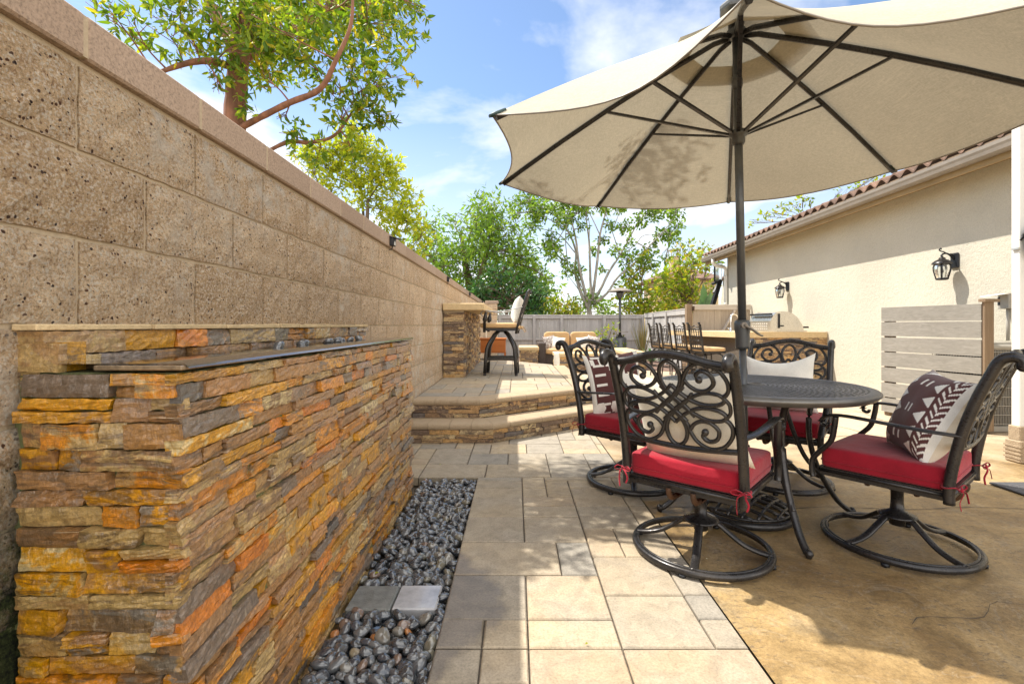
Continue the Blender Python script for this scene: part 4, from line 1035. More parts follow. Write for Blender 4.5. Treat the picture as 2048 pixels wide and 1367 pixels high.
def island_stool():
    c=thing('counter_stool','x','bar stool')
    for sx in (-1,1):
        for sy in (-1,1):
            mb=MB(); mb.tube(spline([(sx*.10,sy*.10,.58),(sx*.17,sy*.17,.54),(sx*.19,sy*.19,.40),(sx*.20,sy*.21,.2),(sx*.215,sy*.225,.0)],3),.013,6); mb.build('leg',M['bronze'],c)
    mb=MB()
    for z,q in ((.22,.20),(.40,.19)): mb.tube([(-q,-q,z),(q,-q,z),(q,q,z),(-q,q,z)],.008,6,closed=True)
    mb.build('footrest',M['bronze'],c)
    mb=MB(); mb.box(-.21,.21,-.21,.21,.585,.61); mb.build('seat_frame',M['bronze'],c)
    cu=MB(); sellip(cu,(0,.01,.645),.215,.225,.04,.45,.25,32,12); cu.build('seat_cushion',M['tan'],c)
    fy=lambda z:-.205-.13*(z-.6)
    mb=MB()
    for s in (-1,1):
        mb=MB(); mb.obox((s*.185,fy(.58),.58),(s*.185,fy(1.08),1.08),.03,.03,(0,1,0)); mb.tube([(s*.185,fy(1.07),1.07),(s*.19,fy(1.1)-.015,1.105),(s*.195,fy(1.1)-.035,1.11)],[.018,.022,.014],8); mb.build('back_post',M['bronze'],c)
    mb=MB()
    mb.box(-.18,.18,fy(.66)-.008,fy(.66)+.008,.635,.68)
    for z in (.72,.80,.88,.96,1.0): mb.tube([(-.18,fy(z),z),(.18,fy(z),z)],.008 if z<.99 else .012,6)
    for x in (-.11,-.037,.037,.11): mb.obox((x,fy(.66),.66),(x,fy(1.0),1.0),.011,.011,(0,1,0))
    mb.tube(spline([(-.18,fy(1.0),1.06),(-.09,fy(1.0),1.03),(0,fy(1.0),1.065),(.09,fy(1.0),1.03),(.18,fy(1.0),1.06)],4),.008,6)
    mb.build('back_lattice',M['bronze'],c)
    return c
cs=island_stool()
bz=facing(.987,.16)
for i,Y in enumerate((8.50,9.04,9.60,10.12)):
    o=cs if i==0 else copy_tree(cs)
    o.location=(3.22-.16*(Y-8.5)+.19,Y+.03,0); o.rotation_euler=(0,0,bz+U(-.06,.06))
    o['group']='counter stools along the kitchen island'
    o['label']=['lattice back counter stool nearest the umbrella pole at the island','second lattice back counter stool along the island from the umbrella pole','third lattice back counter stool along the island, next to the end one','lattice back counter stool at the end of the island nearest the fence'][i]
# fallen leaves
for i,(px,py,mt,lb) in enumerate(((748,1142,'leaf2','yellow green fallen leaf on the pebbles behind the grey slabs'),(690,1187,'leaf5','small orange fallen leaf at the edge of the grey slab'),(757,1085,'pebo','rust coloured fallen leaf on the pebbles along the fountain'),(1415,1118,'petal','pale fallen petal lying inside the ring of the nearest chair'),(905,1140,'leaf5','brown curled leaf at the paver edge of the pebble bed'),(1170,1290,'leaf5','tiny dry leaf on the sunny paver near the concrete'),(880,930,'leaf2','tiny green leaf on the paver before the steps'))):
    Y=H*FX/(py-CY); s=.022 if i<3 else .013
    p=V(((px-CX)/FX*Y,Y,.004 if px>830 else -.01)); m=MB(); a=i*1.3
    ax=V((cos(a),sin(a),.25)).normalized(); sd=V((-sin(a),cos(a),.3)).normalized()
    m.add([p,p+ax*s*.4+sd*s*.3+V((0,0,s*.2)),p+ax*s,p+ax*s*.4-sd*s*.3+V((0,0,s*.25))],[(0,1,2),(0,2,3)])
    tag(m.build('fallen_leaf',M[mt],origin=p),lb,'leaf')
# ================================================================ house
HE=V((.0406,1,0)).normalized(); HN=V((-HE.y,HE.x,0)); HB=V((4.95,0,0)); HRZ=atan2(HE.y,HE.x)-pi/2
def hp(s,o,z): q=HB+HE*s+HN*o; return (q.x,q.y,z)
def hbox(mb,s0,s1,o0,o1,z0,z1):
    vs=[hp(s,o,z) for z in (z0,z1) for o in (o0,o1) for s in (s0,s1)]
    return mb.add(vs,[(0,1,3,2),(4,6,7,5),(0,4,5,1),(2,3,7,6),(0,2,6,4),(1,5,7,3)])
def hquad(mb,a,b,c,d,smooth=False): return mb.add([hp(*p) for p in (a,b,c,d)],[(0,1,2,3)],0,smooth)
SE=12.4; SG=13.0; S0=1.2
ho=thing('stucco_house','cream stucco house with clay barrel tile roof and long gutter','house',(5.6,6,0))
m=MB(); hbox(m,S0,SE,-.25,0,-.1,2.84); hbox(m,SE-.25,SE,-6,-.25,-.1,2.84); m.build('wall',M['stucco'],ho,True)
m=MB(); hbox(m,SE+.6,SE+1.1,-1.6,-.35,-.1,2.7)
for i in range(len(m.v)):
    x,y,z=m.v[i]
    if z<0 and x<6.1: m.v[i]=(x-.28,y,z)
m.build('wing_wall',M['stucco'],ho,True)
m=MB(); hquad(m,(S0,.0,2.80),(SG,.0,2.80),(SG,.33,2.755),(S0,.33,2.755)); m.build('soffit',M['soffit'],ho,True)
m=MB(); hbox(m,S0,SG,.31,.345,2.70,2.86)
m.build('fascia',M['fascia'],ho,True)
m=MB(); prof=[(.348,2.86),(.348,2.775),(.37,2.755),(.42,2.755),(.445,2.775),(.452,2.81),(.462,2.835),(.462,2.87),(.452,2.87),(.44,2.84),(.43,2.78),(.36,2.78),(.356,2.86)]
n=len(prof); vs=[hp(S0,o,z) for o,z in prof]+[hp(SG,o,z) for o,z in prof]
m.add(vs,[(i,(i+1)%n,n+(i+1)%n,n+i) for i in range(n)]+[[i for i in range(n)],[n+i for i in range(n)][::-1]]); m.build('gutter',M['gutter'],ho,True)
m=MB(); m.tube([hp(SE-.1,.40,2.76),hp(SE-.1,.40,2.66),hp(SE-.06,.30,2.60),hp(SE-.03,.09,2.56),hp(SE-.03,.05,2.50),hp(SE-.03,.05,.0)],.045,8)
for z in (2.3,1.6): m.tube([hp(SE-.03,.05,z),hp(SE-.03,.05,z+.04)],.05,8)
m.build('downspout',M['whitep'],ho,True)
m=MB(); sp=.215; nrow=16; s=S0
rows=[]
ns=int((SG-S0)/sp*8)
def roofz(o): return 2.90+(.44-o)*.36
for k in range(nrow):
    o0=.44-k*.34; o1=o0-.36; lo=[];hi=[];bt=[]
    for i in range(ns+1):
        s=S0+i*sp/8; w=.5-.5*cos(2*pi*i/8); w=w**.8*.075
        lo.append(hp(s,o0,roofz(o0)+w+.012)); hi.append(hp(s,o1,roofz(o1)+w-.004)); bt.append(hp(s,o0,roofz(o0)+w-.014))
    m.grid([bt,lo,hi],smooth=False)
m.build('roof',M['tile'],ho,True)
m=MB(); hbox(m,S0,SG,.30,.43,2.862,2.895); m.build('eave_board',M['postw'],ho,True)
def lantern(s,label):
    p=hp(s,.0,1.0); 
    o=thing('wall_lantern',label,'wall lantern',(p[0],p[1],1.78),HRZ+pi/2,'wall lanterns on the house')
    # local: +Y... wall plane y=0, outwards +y
    MB().cbox(-.055,.055,.0,.022,-.04,.14,.01).build('backplate',M['black'],o)
    m=MB(); m.tube(spline([(0,.02,.06),(0,.05,.10),(0,.10,.135),(0,.15,.125),(0,.165,.10)],5),.010,8); m.tube(spline([(0,.10,.135),(0,.14,.155),(0,.175,.165),(0,.185,.185),(0,.17,.195),(0,.162,.182)],4),.007,8)
    m.tube(spline([(0,.02,.10),(0,.055,.13),(0,.07,.11)],4),.008,8); m.build('scroll_arm',M['black'],o)
    c=(0,.155,0)
    MB().lathe([(.012,.105),(.014,.09),(.03,.085),(.035,.065),(.06,.055),(.085,.035),(.098,.018),(.10,.01),(.092,.01),(.05,.03),(.001,.03)],c,20).build('lantern_roof',M['bronze'],o)
    gp=[(.066,.010),(.078,-.022),(.076,-.06),(.064,-.115),(.052,-.16)]
    MB().lathe([(r-.002,z) for r,z in gp],c,16).build('glass',M['glass'],o)
    for k in range(4):
        a=k*pi/2+pi/4; MB().tube([(c[0]+(r+.002)*cos(a),c[1]+(r+.002)*sin(a),z) for r,z in gp],.007,6).build('cage_bar',M['black'],o)
    MB().lathe([(.001,-.178),(.05,-.178),(.062,-.168),(.062,-.158),(.05,-.155),(.001,-.155)],c,16).build('lantern_base',M['black'],o)
    MB().lathe([(.001,-.11),(.018,-.10),(.024,-.075),(.016,-.045),(.014,-.01),(.02,.0),(.02,.02)],c,12).build('bulb',M['white'],o)
lantern(5.66,'black bronze carriage lantern on the stucco wall above the board screen')
lantern(9.42,'black bronze carriage lantern on the stucco wall above the grill')
# porch column at the house corner
pc=thing('porch_column','white square porch column with stepped base','column',(3.98,3.86,0))
MB().cbox(3.925,4.05,3.74,3.805,.28,2.74,.004).build('shaft',M['whitep'],pc,True)
m=MB(); m.cbox(3.912,4.06,3.727,3.82,.17,.282,.006); m.cbox(3.90,4.08,3.71,3.835,.0,.172,.008)
for z in (.03,.06,.09,.12): m.box(3.895,4.082,3.706,3.838,z,z+.012)
m.build('plinth',M['nosing'],pc,True)
MB().box(3.91,3.924,3.735,3.79,1.66,1.675).build('bracket',M['steel'],pc,True)
lt=thing('post_lantern','dark lantern hung on the white porch column at the edge','wall lantern',(3.99,3.66,1.75))
MB().lathe([(.012,.10),(.03,.09),(.06,.06),(.085,.03),(.09,.02),(.05,.03)],n=16).build('lantern_roof',M['bronze'],lt); MB().lathe([(.06,.02),(.072,-.03),(.066,-.09),(.045,-.14),(.001,-.145)],n=16).build('glass',M['glass'],lt)
MB().tube([(-.06,.08,-.02),(-.03,.06,.03),(0,.0,.09)],.008,6).build('bracket',M['black'],lt)
# slatted screen in front of the condenser
sc=thing('board_screen','grey washed horizontal board screen hiding the air conditioner','screen',(4.5,5.2,0))
a=V((4.40,5.77,0)); b=V((4.615,4.755,0)); d=(b-a).normalized(); n_=V((-d.y,d.x,0))*1
for k in range(7):
    z0=.045+k*.179; mb=MB(); w=.164
    L=(b-a).length
    for q in range(1): 
        p0=a; p1=b-d*.0
        z0_=z0+U(-.003,.003)
        mb.obox((p0.x,p0.y,z0_+w/2),(p1.x,p1.y,z0_+w/2),.022,w)
    mb.build('board',M['boardw'],sc,True)
m=MB(); e=b+d*.012; nr=V((d.y,-d.x,0)); nr = nr if nr.x>0 else -nr
m.obox((e.x+nr.x*.0,e.y+nr.y*.0,.66),(e.x+nr.x*.12,e.y+nr.y*.12,.66),.022,1.29); 
m.build('side_board',M['postw'],sc,True); m=MB()
for q in (0.06,): m.obox((a.x+nr.x*q+d.x*.05,a.y+nr.y*q+d.y*.05,.0),(a.x+nr.x*q+d.x*.05,a.y+nr.y*q+d.y*.05,1.25),.08,.08,(1,0,0))
m.build('post',M['postw'],sc,True)
m=MB(); m.obox((e.x-.02*nr.x,e.y-.02*nr.y,1.315),(e.x+nr.x*.17,e.y+nr.y*.17,1.315),.06,.03); m.build('post_cap',M['postw'],sc,True)
ac=thing('air_conditioner','grey outdoor air conditioning condenser behind the board screen','air conditioner',(4.93,5.1,0))
x0,x1,y0,y1=4.70,5.10,4.80,5.42
MB().cbox(x0+.012,x1-.012,y0+.012,y1-.012,.06,.83,.02).build('coil',M['acdark'],ac,True)
m=MB()
for k in range(26): m.box(lerp(x0,x1,k/25)-.002,lerp(x0,x1,k/25)+.002,y0,y0+.006,.06,.83)
for k in range(9): m.box(x0,x1,y0-.004,y0+.002,.08+.09*k,.086+.09*k)
for k in range(20): m.box(x0,x0+.006,lerp(y0,y1,k/19)-.002,lerp(y0,y1,k/19)+.002,.06,.83)
m.build('guard_grille',M['acgrey'],ac,True)
m=MB(); m.cbox(x0-.015,x1+.01,y0-.015,y1+.01,.82,.88,.02); m.cbox(x0+.05,x1-.05,y0+.05,y1-.05,.88,.90,.01); m.build('top_cover',M['acgrey'],ac,True); m=MB(); m.cbox(x0-.01,x1+.005,y0-.01,y1+.005,.0,.06,.01); m.build('base_pan',M['acgrey'],ac,True)
MB().box(5.05,5.052,4.79,4.793,.5,.58).build('energy_label',M['pebo'],ac,True)
eb=thing('electrical_box','grey weatherproof electrical disconnect box with its lid open on the stucco wall','electrical box',hp(4.98,.0,1.26),HRZ+pi/2)
MB().cbox(-.06,.06,0,.10,-.02,.14,.006).build('enclosure',M['acgrey'],eb); MB().box(.03,.055,.101,.104,.02,.10).build('switch',M['black'],eb)
m=MB(); m.add([(-.06,.10,.13),(.06,.10,.13),(.06,.28,.105),(-.06,.28,.105),(-.06,.10,.138),(.06,.10,.138),(.06,.28,.113),(-.06,.28,.113)],[(3,2,1,0),(4,5,6,7),(0,1,5,4),(1,2,6,5),(2,3,7,6),(3,0,4,7)]); m.build('lid',M['whitep'],eb)
MB().tube([(0,.05,-.02),(0,.05,-.35)],.014,8).build('conduit',M['acgrey'],eb)
tag(MB().cbox(3.19,3.95,2.72,3.24,.001,.014,.004).build('doormat',M['rubber'],origin=(3.5,3,0)),'dark grey rubber mat on the concrete at the porch','doormat')
# ================================================================ fences
def boards(mb,a,b,z0,z1,w=.14,t=.018,jit=.004):
    a=V(a);b=V(b);L=(b-a).length;d=(b-a).normalized();n=V((-d.y,d.x,0)); k=int(L/w); 
    for i in range(k):
        p=a+d*(i*L/k+.002); q=a+d*((i+1)*L/k-.002); off=n*U(-jit,jit); m=(p+q)/2+off
        mb.obox((p.x+off.x,p.y+off.y,(z0+z1)/2),(q.x+off.x,q.y+off.y,(z0+z1)/2),t,z1-z0+U(-.004,.004))
bf=thing('wood_fence','weathered grey board fence across the back of the yard','fence',(1.9,16.35,-.1))
m=MB(); boards(m,(-.62,16.36,0),(4.36,16.36,0),-.1,1.36); m.build('board_panel',M['fence'],bf,True)
m=MB(); m.cbox(-.62,4.36,16.30,16.34,1.29,1.40,.004); m.cbox(-.62,4.36,16.30,16.34,.56,.63,.004); m.cbox(-.62,4.36,16.29,16.41,1.40,1.425,.004); m.build('rail',M['fence'],bf,True)
for x in (-.55,.62+.0,1.55,3.0,4.30): MB().cbox(x-.045,x+.045,16.255,16.30,-.1,1.40,.004).build('post',M['fence'],bf,True)
sf=thing('wood_fence','weathered grey board fence running from the corner towards the gate','fence',(4.1,13.6,-.1))
m=MB(); boards(m,(4.38,16.25,0),(3.98,11.1,0),-.1,1.40); m.build('board_panel',M['fence'],sf,True)
m=MB(); 
for z,h in ((1.38,.12),(.60,.07)): m.obox((4.35,16.2,z),(3.945,11.1,z),.03,h)
m.obox((4.38,16.2,1.45),(3.97,11.1,1.45),.10,.022); m.build('rail',M['fence'],sf,True)
for t_ in (.28,.62): MB().obox((lerp(4.33,3.925,t_),lerp(16.2,11.1,t_),-.1),(lerp(4.33,3.925,t_),lerp(16.2,11.1,t_),1.42),.05,.09,(0,1,0)).build('post',M['fence'],sf,True)
ga=thing('garden_gate','tan wooden gate with diagonal brace between fence and house','gate',(4.6,11,-.1))
MB().cbox(3.90,4.03,10.96,11.09,-.1,1.55,.006).build('gate_post',M['postw'],ga,True)
m=MB(); boards(m,(4.06,11.03,0),(5.38,11.03,0),-.05,1.44,.15); m.build('board_panel',M['fencet'],ga,True)
m=MB(); m.cbox(4.05,5.38,10.975,11.01,1.42,1.54,.004); m.cbox(4.05,5.38,10.975,11.01,.12,.24,.004); m.obox((5.0,10.985,1.41),(4.35,10.985,.25),.03,.11,(0,1,0)); m.build('brace_frame',M['gatef'],ga,True)
m=MB(); m.box(4.02,4.07,10.94,10.965,1.40,1.50); m.lathe([(.001,0),(.012,0),(.012,.02),(.001,.02)],(4.04,10.93,1.45),8); m.build('hinge',M['rust'],ga,True)
MB().tube(spline([(5.06,10.96,1.5),(5.07,10.955,1.38),(5.05,10.955,1.2),(5.06,10.955,1.05)],4),.006,6).build('latch_cord',M['black'],ga,True)
# ================================================================ lounge corner
def stonebench(name,label,x0,x1,y0,y1,zt,seed):
    o=thing(name,label,'seat wall',((x0+x1)/2,(y0+y1)/2,0)); s=MB()
    ledger(s,(x0,y0,-.02),(1,0,0),(0,-1,0),x1-x0,0,zt-.07,fine=False,seed=seed); ledger(s,(x1,y0,-.02),(0,1,0),(1,0,0),y1-y0,0,zt-.07,fine=False,seed=seed+1); ledger(s,(x0,y1,-.02),(0,-1,0),(-1,0,0),y1-y0,0,zt-.07,fine=False,seed=seed+2)
    s.box(x0+.005,x1-.005,y0+.005,y1-.005,0,zt-.09); s.build('stone_base',M['drystone'],o,True)
    MB().cbox(x0-.04,x1+.04,y0-.04,y1+.04,zt-.085,zt,.01).build('cap_slab',M['slabcap'],o,True); return o
stonebench('seat_wall','short ledge stone seat wall with tan cap beside the wicker loveseat',.12,.56,12.5,13.6,.50,400)
stonebench('fire_pit','low rectangular ledge stone fire pit table with tan cap before the loveseat',.93,2.25,10.9,11.7,.43,410)
stonebench('seat_wall','ledge stone seat wall with tan cap near the patio heater',2.66,3.10,11.5,13.6,.43,420)
cr=thing('wicker_loveseat','dark wicker loveseat with two tan back cushions','loveseat',(1.4,13.4,0))
m=MB(); m.cbox(.60,.80,12.9,13.8,0,.60,.02); m.cbox(2.25,2.45,12.9,13.8,0,.60,.02); m.cbox(.78,2.27,13.0,13.8,.02,.30,.01); m.cbox(.78,2.27,13.68,13.84,.3,.78,.02); m.build('wicker_frame',M['wicker'],cr,True)
for x in (1.15,1.90):
    q=MB(); sellip(q,(x,13.28,.36),.365,.38,.075,.35,.2,28,10); q.build('seat_cushion',M['tan'],cr,True)
    q=MB(); sellip(q,(x,13.60,.64),.365,.10,.25,.35,.3,28,12); q.build('back_cushion',M['tan'],cr,True)
def pat_small(u,v): return 1 if (int(u*9+v*9)+int((u-v)*9+20))%2 else 0
for x,kind,tl,lb in ((.93,0,10,'black and white print pillow at the wicker arm end of the loveseat'),(1.17,1,-8,'plain white pillow next to the print pillow, below the first tan cushion'),(1.86,1,6,'plain white pillow below the second tan cushion of the loveseat'),(2.13,0,-12,'black and white print pillow at the heater end of the loveseat')):
    s=.36
    o=pillow(s,s,.13,None,pat_small if kind==0 else None,n=27,seed=int(x*100)).build('throw_pillow',[M['white'],M['brown']] if kind==0 else [M['white']])
    put(o,(x,13.36-(.06 if kind else 0),.60-(.03 if kind else 0)),pi+radians(tl),radians(14),radians(tl)); tag(o,lb,'pillow')
thr=thing('sunlit_edge','white sheet on the fire pit end standing in for its sunlit stone edge','sunlit edge',(.96,10.85,.2))
MB().grid([[(x+.01*sin(z*14+x*30),10.845-.012*sin(x*55+z*6)-(.01 if z<.43 else 0),z) for x in (.86,.89,.92,.95,.98)] for z in (.02,.12,.22,.32,.42,.45)]+[[(x,10.9+.02,.45) for x in (.86,.89,.92,.95,.98)],[(x,11.2,.448) for x in (.86,.89,.92,.95,.98)]]).build('sunlit_edge_sheet',M['white'],thr,True)  # white sheet puts the sunlight on the stone edge into colour
ct=thing('wooden_cart','orange stained wooden serving cabinet behind the stone bar','cabinet',(-.52,10.2,ZU))
m=MB(); m.cbox(-.84,-.22,10.0,10.4,ZU+.14,ZU+.42,.006); m.cbox(-.86,-.20,9.98,10.42,ZU+.42,ZU+.45,.006); m.build('cabinet_body',M['orange'],ct,True)
for x in (-.83,-.25):
    for y in (10.01,10.36): MB().box(x,x+.035,y,y+.035,ZU,ZU+.15).build('leg',M['orange'],ct,True)
m=MB(); m.box(-.82,-.53,9.992,10.0,ZU+.17,ZU+.28); m.box(-.51,-.24,9.992,10.0,ZU+.17,ZU+.28); m.box(-.82,-.24,9.992,10.0,ZU+.30,ZU+.40); m.build('drawer_front',M['orange'],ct,True)
MB().tube([(-.84,10.0,ZU+.46),(-.84,10.2,ZU+.50),(-.84,10.4,ZU+.46)],.012,6).build('handle',M['orange'],ct,True)
ph=thing('patio_heater','tall bronze mushroom patio heater in front of the back fence','patio heater',(3.12,14.4,0))
MB().lathe([(.001,2.20),(.05,2.195),(.20,2.16),(.37,2.09),(.385,2.075),(.37,2.078),(.19,2.14),(.001,2.17)],n=32).build('heat_reflector',M['gutter'],ph)
MB().lathe([(.05,2.14),(.05,2.08),(.11,2.07),(.115,1.98),(.09,1.95),(.07,1.90),(.05,1.88)],n=20).build('burner',M['polemetal'],ph)
MB().tube([(0,0,.7),(0,0,1.9)],.038,12).build('pole',M['polemetal'],ph); MB().lathe([(.03,.86),(.25,.86),(.25,.875),(.03,.88)],n=24).build('side_table',M['gutter'],ph)
MB().lathe([(.001,0),(.24,0),(.24,.06),(.20,.08),(.20,.66),(.17,.71),(.06,.74),(.04,.80)],n=24).build('tank_housing',M['polemetal'],ph)
# ================================================================ plants
def blades(o,n,l,w,spread,mat,seed,droop=.5,name='blade_rosette'):
    r=random.Random(seed); m=MB()
    for i in range(n):
        a=r.uniform(0,6.28); el=r.uniform(.25,1.45) if spread>0 else r.uniform(1.1,1.5); L=l*r.uniform(.65,1.1)
        d=V((cos(a)*cos(el),sin(a)*cos(el),sin(el))); s=V((-sin(a),cos(a),0)); rows=[]
        for k in range(6):
            t=k/5; p=d*(L*t)+V((0,0,-droop*L*t*t*cos(el)*.6)); ww=w*(1-t)**.7*(.6+.9*t if t<.35 else 1)*.5
            rows.append([p-s*ww+V((0,0,ww*.35)),p,p+s*ww+V((0,0,ww*.35))])
        m.grid(rows)
    return m.build(name,mat,o)
ag=[((3.55,12.6,.1),34,.52,.075,'blue green spiky agave beside the heater end of the seat wall'),((1.55,14.6,.45),26,.55,.06,'dark green spiky plant showing above the loveseat cushions')]
for i,(p,n,l,w,lb) in enumerate(ag):
    o=thing('agave_plant',lb,'agave',p,0); blades(o,n,l,w,1,M['blade'],30+i,.4); MB().lathe([(.05,-.15),(.045,.02),(.001,.05)],n=8).build('stem',M['barkd'],o)
    if i==1: MB().lathe([(.001,-.45),(.16,-.45),(.2,-.1),(.18,-.08),(.001,-.1)],n=14).build('pot',M['tile'],o)
o=thing('reed_clump','tall dry ornamental reeds standing in front of the fence corner','grass plant',(3.75,14.2,0)); blades(o,70,1.35,.03,0,M['reed'],41,.25,'reed_blades')
def leafcloud(mb, centers, n, size, rnd, asp=.42, droop=.3, fold=.25, out=.35, whorl=1):
    def leaf(p,ax,L):
        sd=ax.cross(V((rnd.uniform(-1,1),rnd.uniform(-1,1),rnd.uniform(-.3,1)))).normalized(); nn=ax.cross(sd); w=L*asp*.5*rnd.uniform(.75,1.15)
        if whorl>1:
            b=nn*L*rnd.uniform(-.10,.16); f=nn*w*fold
            mb.add([p,p+ax*L*.32+sd*w+f+b*.4,p+ax*L*.68+sd*w*.72+f+b*.8,p+ax*L+b*.9,p+ax*L*.68-sd*w*.72+f+b*.8,p+ax*L*.32-sd*w+f+b*.4],[(0,1,2,3),(0,3,4,5)])
        else: mb.add([p,p+ax*L*.45+sd*w+nn*w*fold,p+ax*L,p+ax*L*.45-sd*w+nn*w*fold],[(0,1,2),(0,2,3)])
    for c,rad in centers:
        c=V(c); k=int(n*rad*rad/whorl)
        for _ in range(k):
            # more leaves towards the shell of the clump
            d=V((rnd.gauss(0,1),rnd.gauss(0,1),rnd.gauss(0,1))); d.normalize(); rr=rad*rnd.random()**.45
            p=c+d*rr
            ax0=(d*out+V((rnd.uniform(-1,1),rnd.uniform(-1,1),rnd.uniform(-1,1)-droop))).normalized()
            if whorl==1: leaf(p,ax0,size*rnd.uniform(.6,1.25)); continue
            q=ax0.orthogonal().normalized(); r_=ax0.cross(q)
            for m_ in range(whorl):
                t=2*pi*m_/whorl+rnd.uniform(-.4,.4); a=rnd.uniform(.5,1.25)
                leaf(p+ax0*rnd.uniform(-.03,.03),(ax0*cos(a)+(q*cos(t)+r_*sin(t))*sin(a)+V((0,0,-.15*droop))).normalized(),size*rnd.uniform(.45,1.3))
def twigs(mb, start, centers, rnd, r0=.012, sag=.05):
    for c,rad in centers:
        s=min(start,key=lambda q:(V(q)-V(c)).length); s=V(s); c=V(c); mid=(s+c)/2+V((rnd.uniform(-.1,.1),rnd.uniform(-.1,.1),rnd.uniform(-.02,sag)))*(c-s).length
        mb.tube(spline([s,mid,c],4),[lerp(r0,r0*.35,i/8) for i in range(9)],5)
        for _ in range(7):
            d=V((rnd.gauss(0,1),rnd.gauss(0,1),rnd.gauss(.2,1))).normalized()*rad*.85
            a=lerp(mid,c,rnd.random()); mb.tube(spline([a,a.lerp(c+d,.5)+d*.1,c+d],3),[r0*.4]*3+[r0*.25]*4,4)
def shrub(name,label,cat,p,cl,mat,n,size,seed,bark='barkd',asp=.5,group=None):
    r=random.Random(seed); o=thing(name,label,cat,p,0,group); m=MB(); leafcloud(m,cl,n,size,r,asp); m.build('foliage',M[mat],o)
    m=MB(); 
    for c,rad in cl: m.tube(spline([(U(-.03,.03),U(-.03,.03),0),V(c)*.5+V((U(-.1,.1),U(-.1,.1),0)),c],3),[.03,.026,.022,.018,.014,.01,.006],5)
    m.build('stem',M[bark],o); return o
shrub('flowering_shrub','loose light leaved shrub with pale flowers left of the heater','shrub',(2.72,14.3,0),[((0,0,.55),.28),((-.35,.05,.8),.2),((.15,0,1.0),.2),((-.15,0,.85),.2),((.35,.1,.6),.25)],'leaf5',700,.12,51)
m=MB(); m.poly([(2.3,11.9),(4.0,10.9),(4.3,16.3),(-.6,16.3),(-.6,14.0),(2.3,14.0)],-.08,.006); tag(m.build('mulch_bed',M['mulch']),kind='structure')
# near tree over the wall
def tree(name,label,trunks,cl,leaf,bark,n,size,seed,asp=.42,base=(0,0,0),droop=.3,twr=.012,cat='tree',fold=.25,group=None,whorl=1):
    r=random.Random(seed); o=thing(name,label,cat,base,0,group); m=MB(); starts=[]
    for pts,rs in trunks:
        sp=spline(pts,5); k=len(sp); rr=[]
        for i in range(k):
            f=i/(k-1)*(len(rs)-1); a=int(min(f,len(rs)-2)); rr.append(lerp(rs[a],rs[a+1],f-a)*(1+.05*sin(i*2.3)))
        m.tube(sp,rr,9); starts+=[tuple(p) for p in sp[len(sp)//3:]]
    twigs(m,starts,cl,r,twr); m.build('trunk',M[bark],o,True)
    m=MB(); leafcloud(m,cl,n,size,r,asp,droop,fold,.35,whorl); m.build('crown',M[leaf],o,True); return o
T=V((-2.02,3.45,0))
tr=[([(-2.0,3.45,-.1),(-2.02,3.45,1.2),(-2.02,3.45,2.4),(-2.0,3.45,2.85),(-1.97,3.5,3.3),(-1.9,3.6,4.0),(-1.8,3.8,5.0)],[.10,.085,.075,.07,.06,.045,.03]),
    ([P(470,262,3.42),P(520,235,3.38),P(580,205,3.3),P(640,178,3.25),P(672,120,3.2),P(702,48,3.2),P(705,-40,3.2)],[.022,.0215,.021,.019,.015,.012,.008]),
    ([P(482,120,3.5),P(455,70,3.6),P(425,20,3.7),P(390,-60,3.8)],[.06,.05,.04,.02]),
    ([P(478,140,3.5),P(430,124,3.3),P(380,125,3.2),P(310,148,3.1)],[.03,.024,.02,.012]),
    ([P(490,110,3.6),P(540,85,3.9),P(600,55,4.1),P(660,15,4.3),P(720,-60,4.5)],[.05,.045,.04,.03,.015]),
    ([P(540,300,3.4),P(580,283,3.5),P(620,285,3.55),P(670,270,3.6),P(710,215,3.7)],[.012,.016,.014,.011,.007])]
cl=[]
rr=random.Random(5)
def blob(px,py,Y,rad): cl.append((tuple(P(px,py,Y)),rad))
for b in ((215,15,2.9,.12),(270,50,3.0,.14),(330,60,3.1,.17),(395,95,3.2,.17),(350,20,3.2,.2),(420,40,3.3,.26),(470,90,3.2,.2),(505,40,3.3,.28),(560,100,3.4,.24),(545,30,3.6,.3),(610,120,3.5,.22),(620,50,3.7,.32),(690,140,3.6,.26),(735,60,3.8,.32),(775,130,3.7,.25),(735,200,3.7,.24),(680,235,3.6,.20),(765,235,3.7,.17),(790,50,4.0,.28),(710,10,4.0,.35),(635,30,3.4,.2),(815,5,4.0,.16),(845,15,4.0,.08),(590,270,3.4,.12),(640,300,3.6,.14),(700,290,3.7,.14),(570,235,3.4,.07),(520,150,3.3,.15),(440,170,3.2,.08),(490,205,3.3,.1),(450,130,3.3,.14),(740,170,3.5,.2),(660,185,3.5,.14),(560,60,3.1,.2),(480,10,3.2,.25)): blob(*b)
up=[((U(-2.9,-.5),U(3.2,5.0),U(3.6,5.2)),U(.3,.45)) for _ in range(160)]
up=[(c,r) for c,r in up if not (c[0]>-1.0 and c[2]<4.1) and (c[0]+.57*c[2]<-.1 or c[1]-.27*c[2]>2.95) and (CX+FX*(c[0]+r*.8)/c[1]<830 or CY-FX*(c[2]-r-H)/c[1]<-25)][:26]
tree('broadleaf_tree','red barked broadleaf tree leaning over the block wall from next door',tr,cl+up,'leaf1','barkr',3600,.068,61,.36,T,.5,.007,whorl=5)
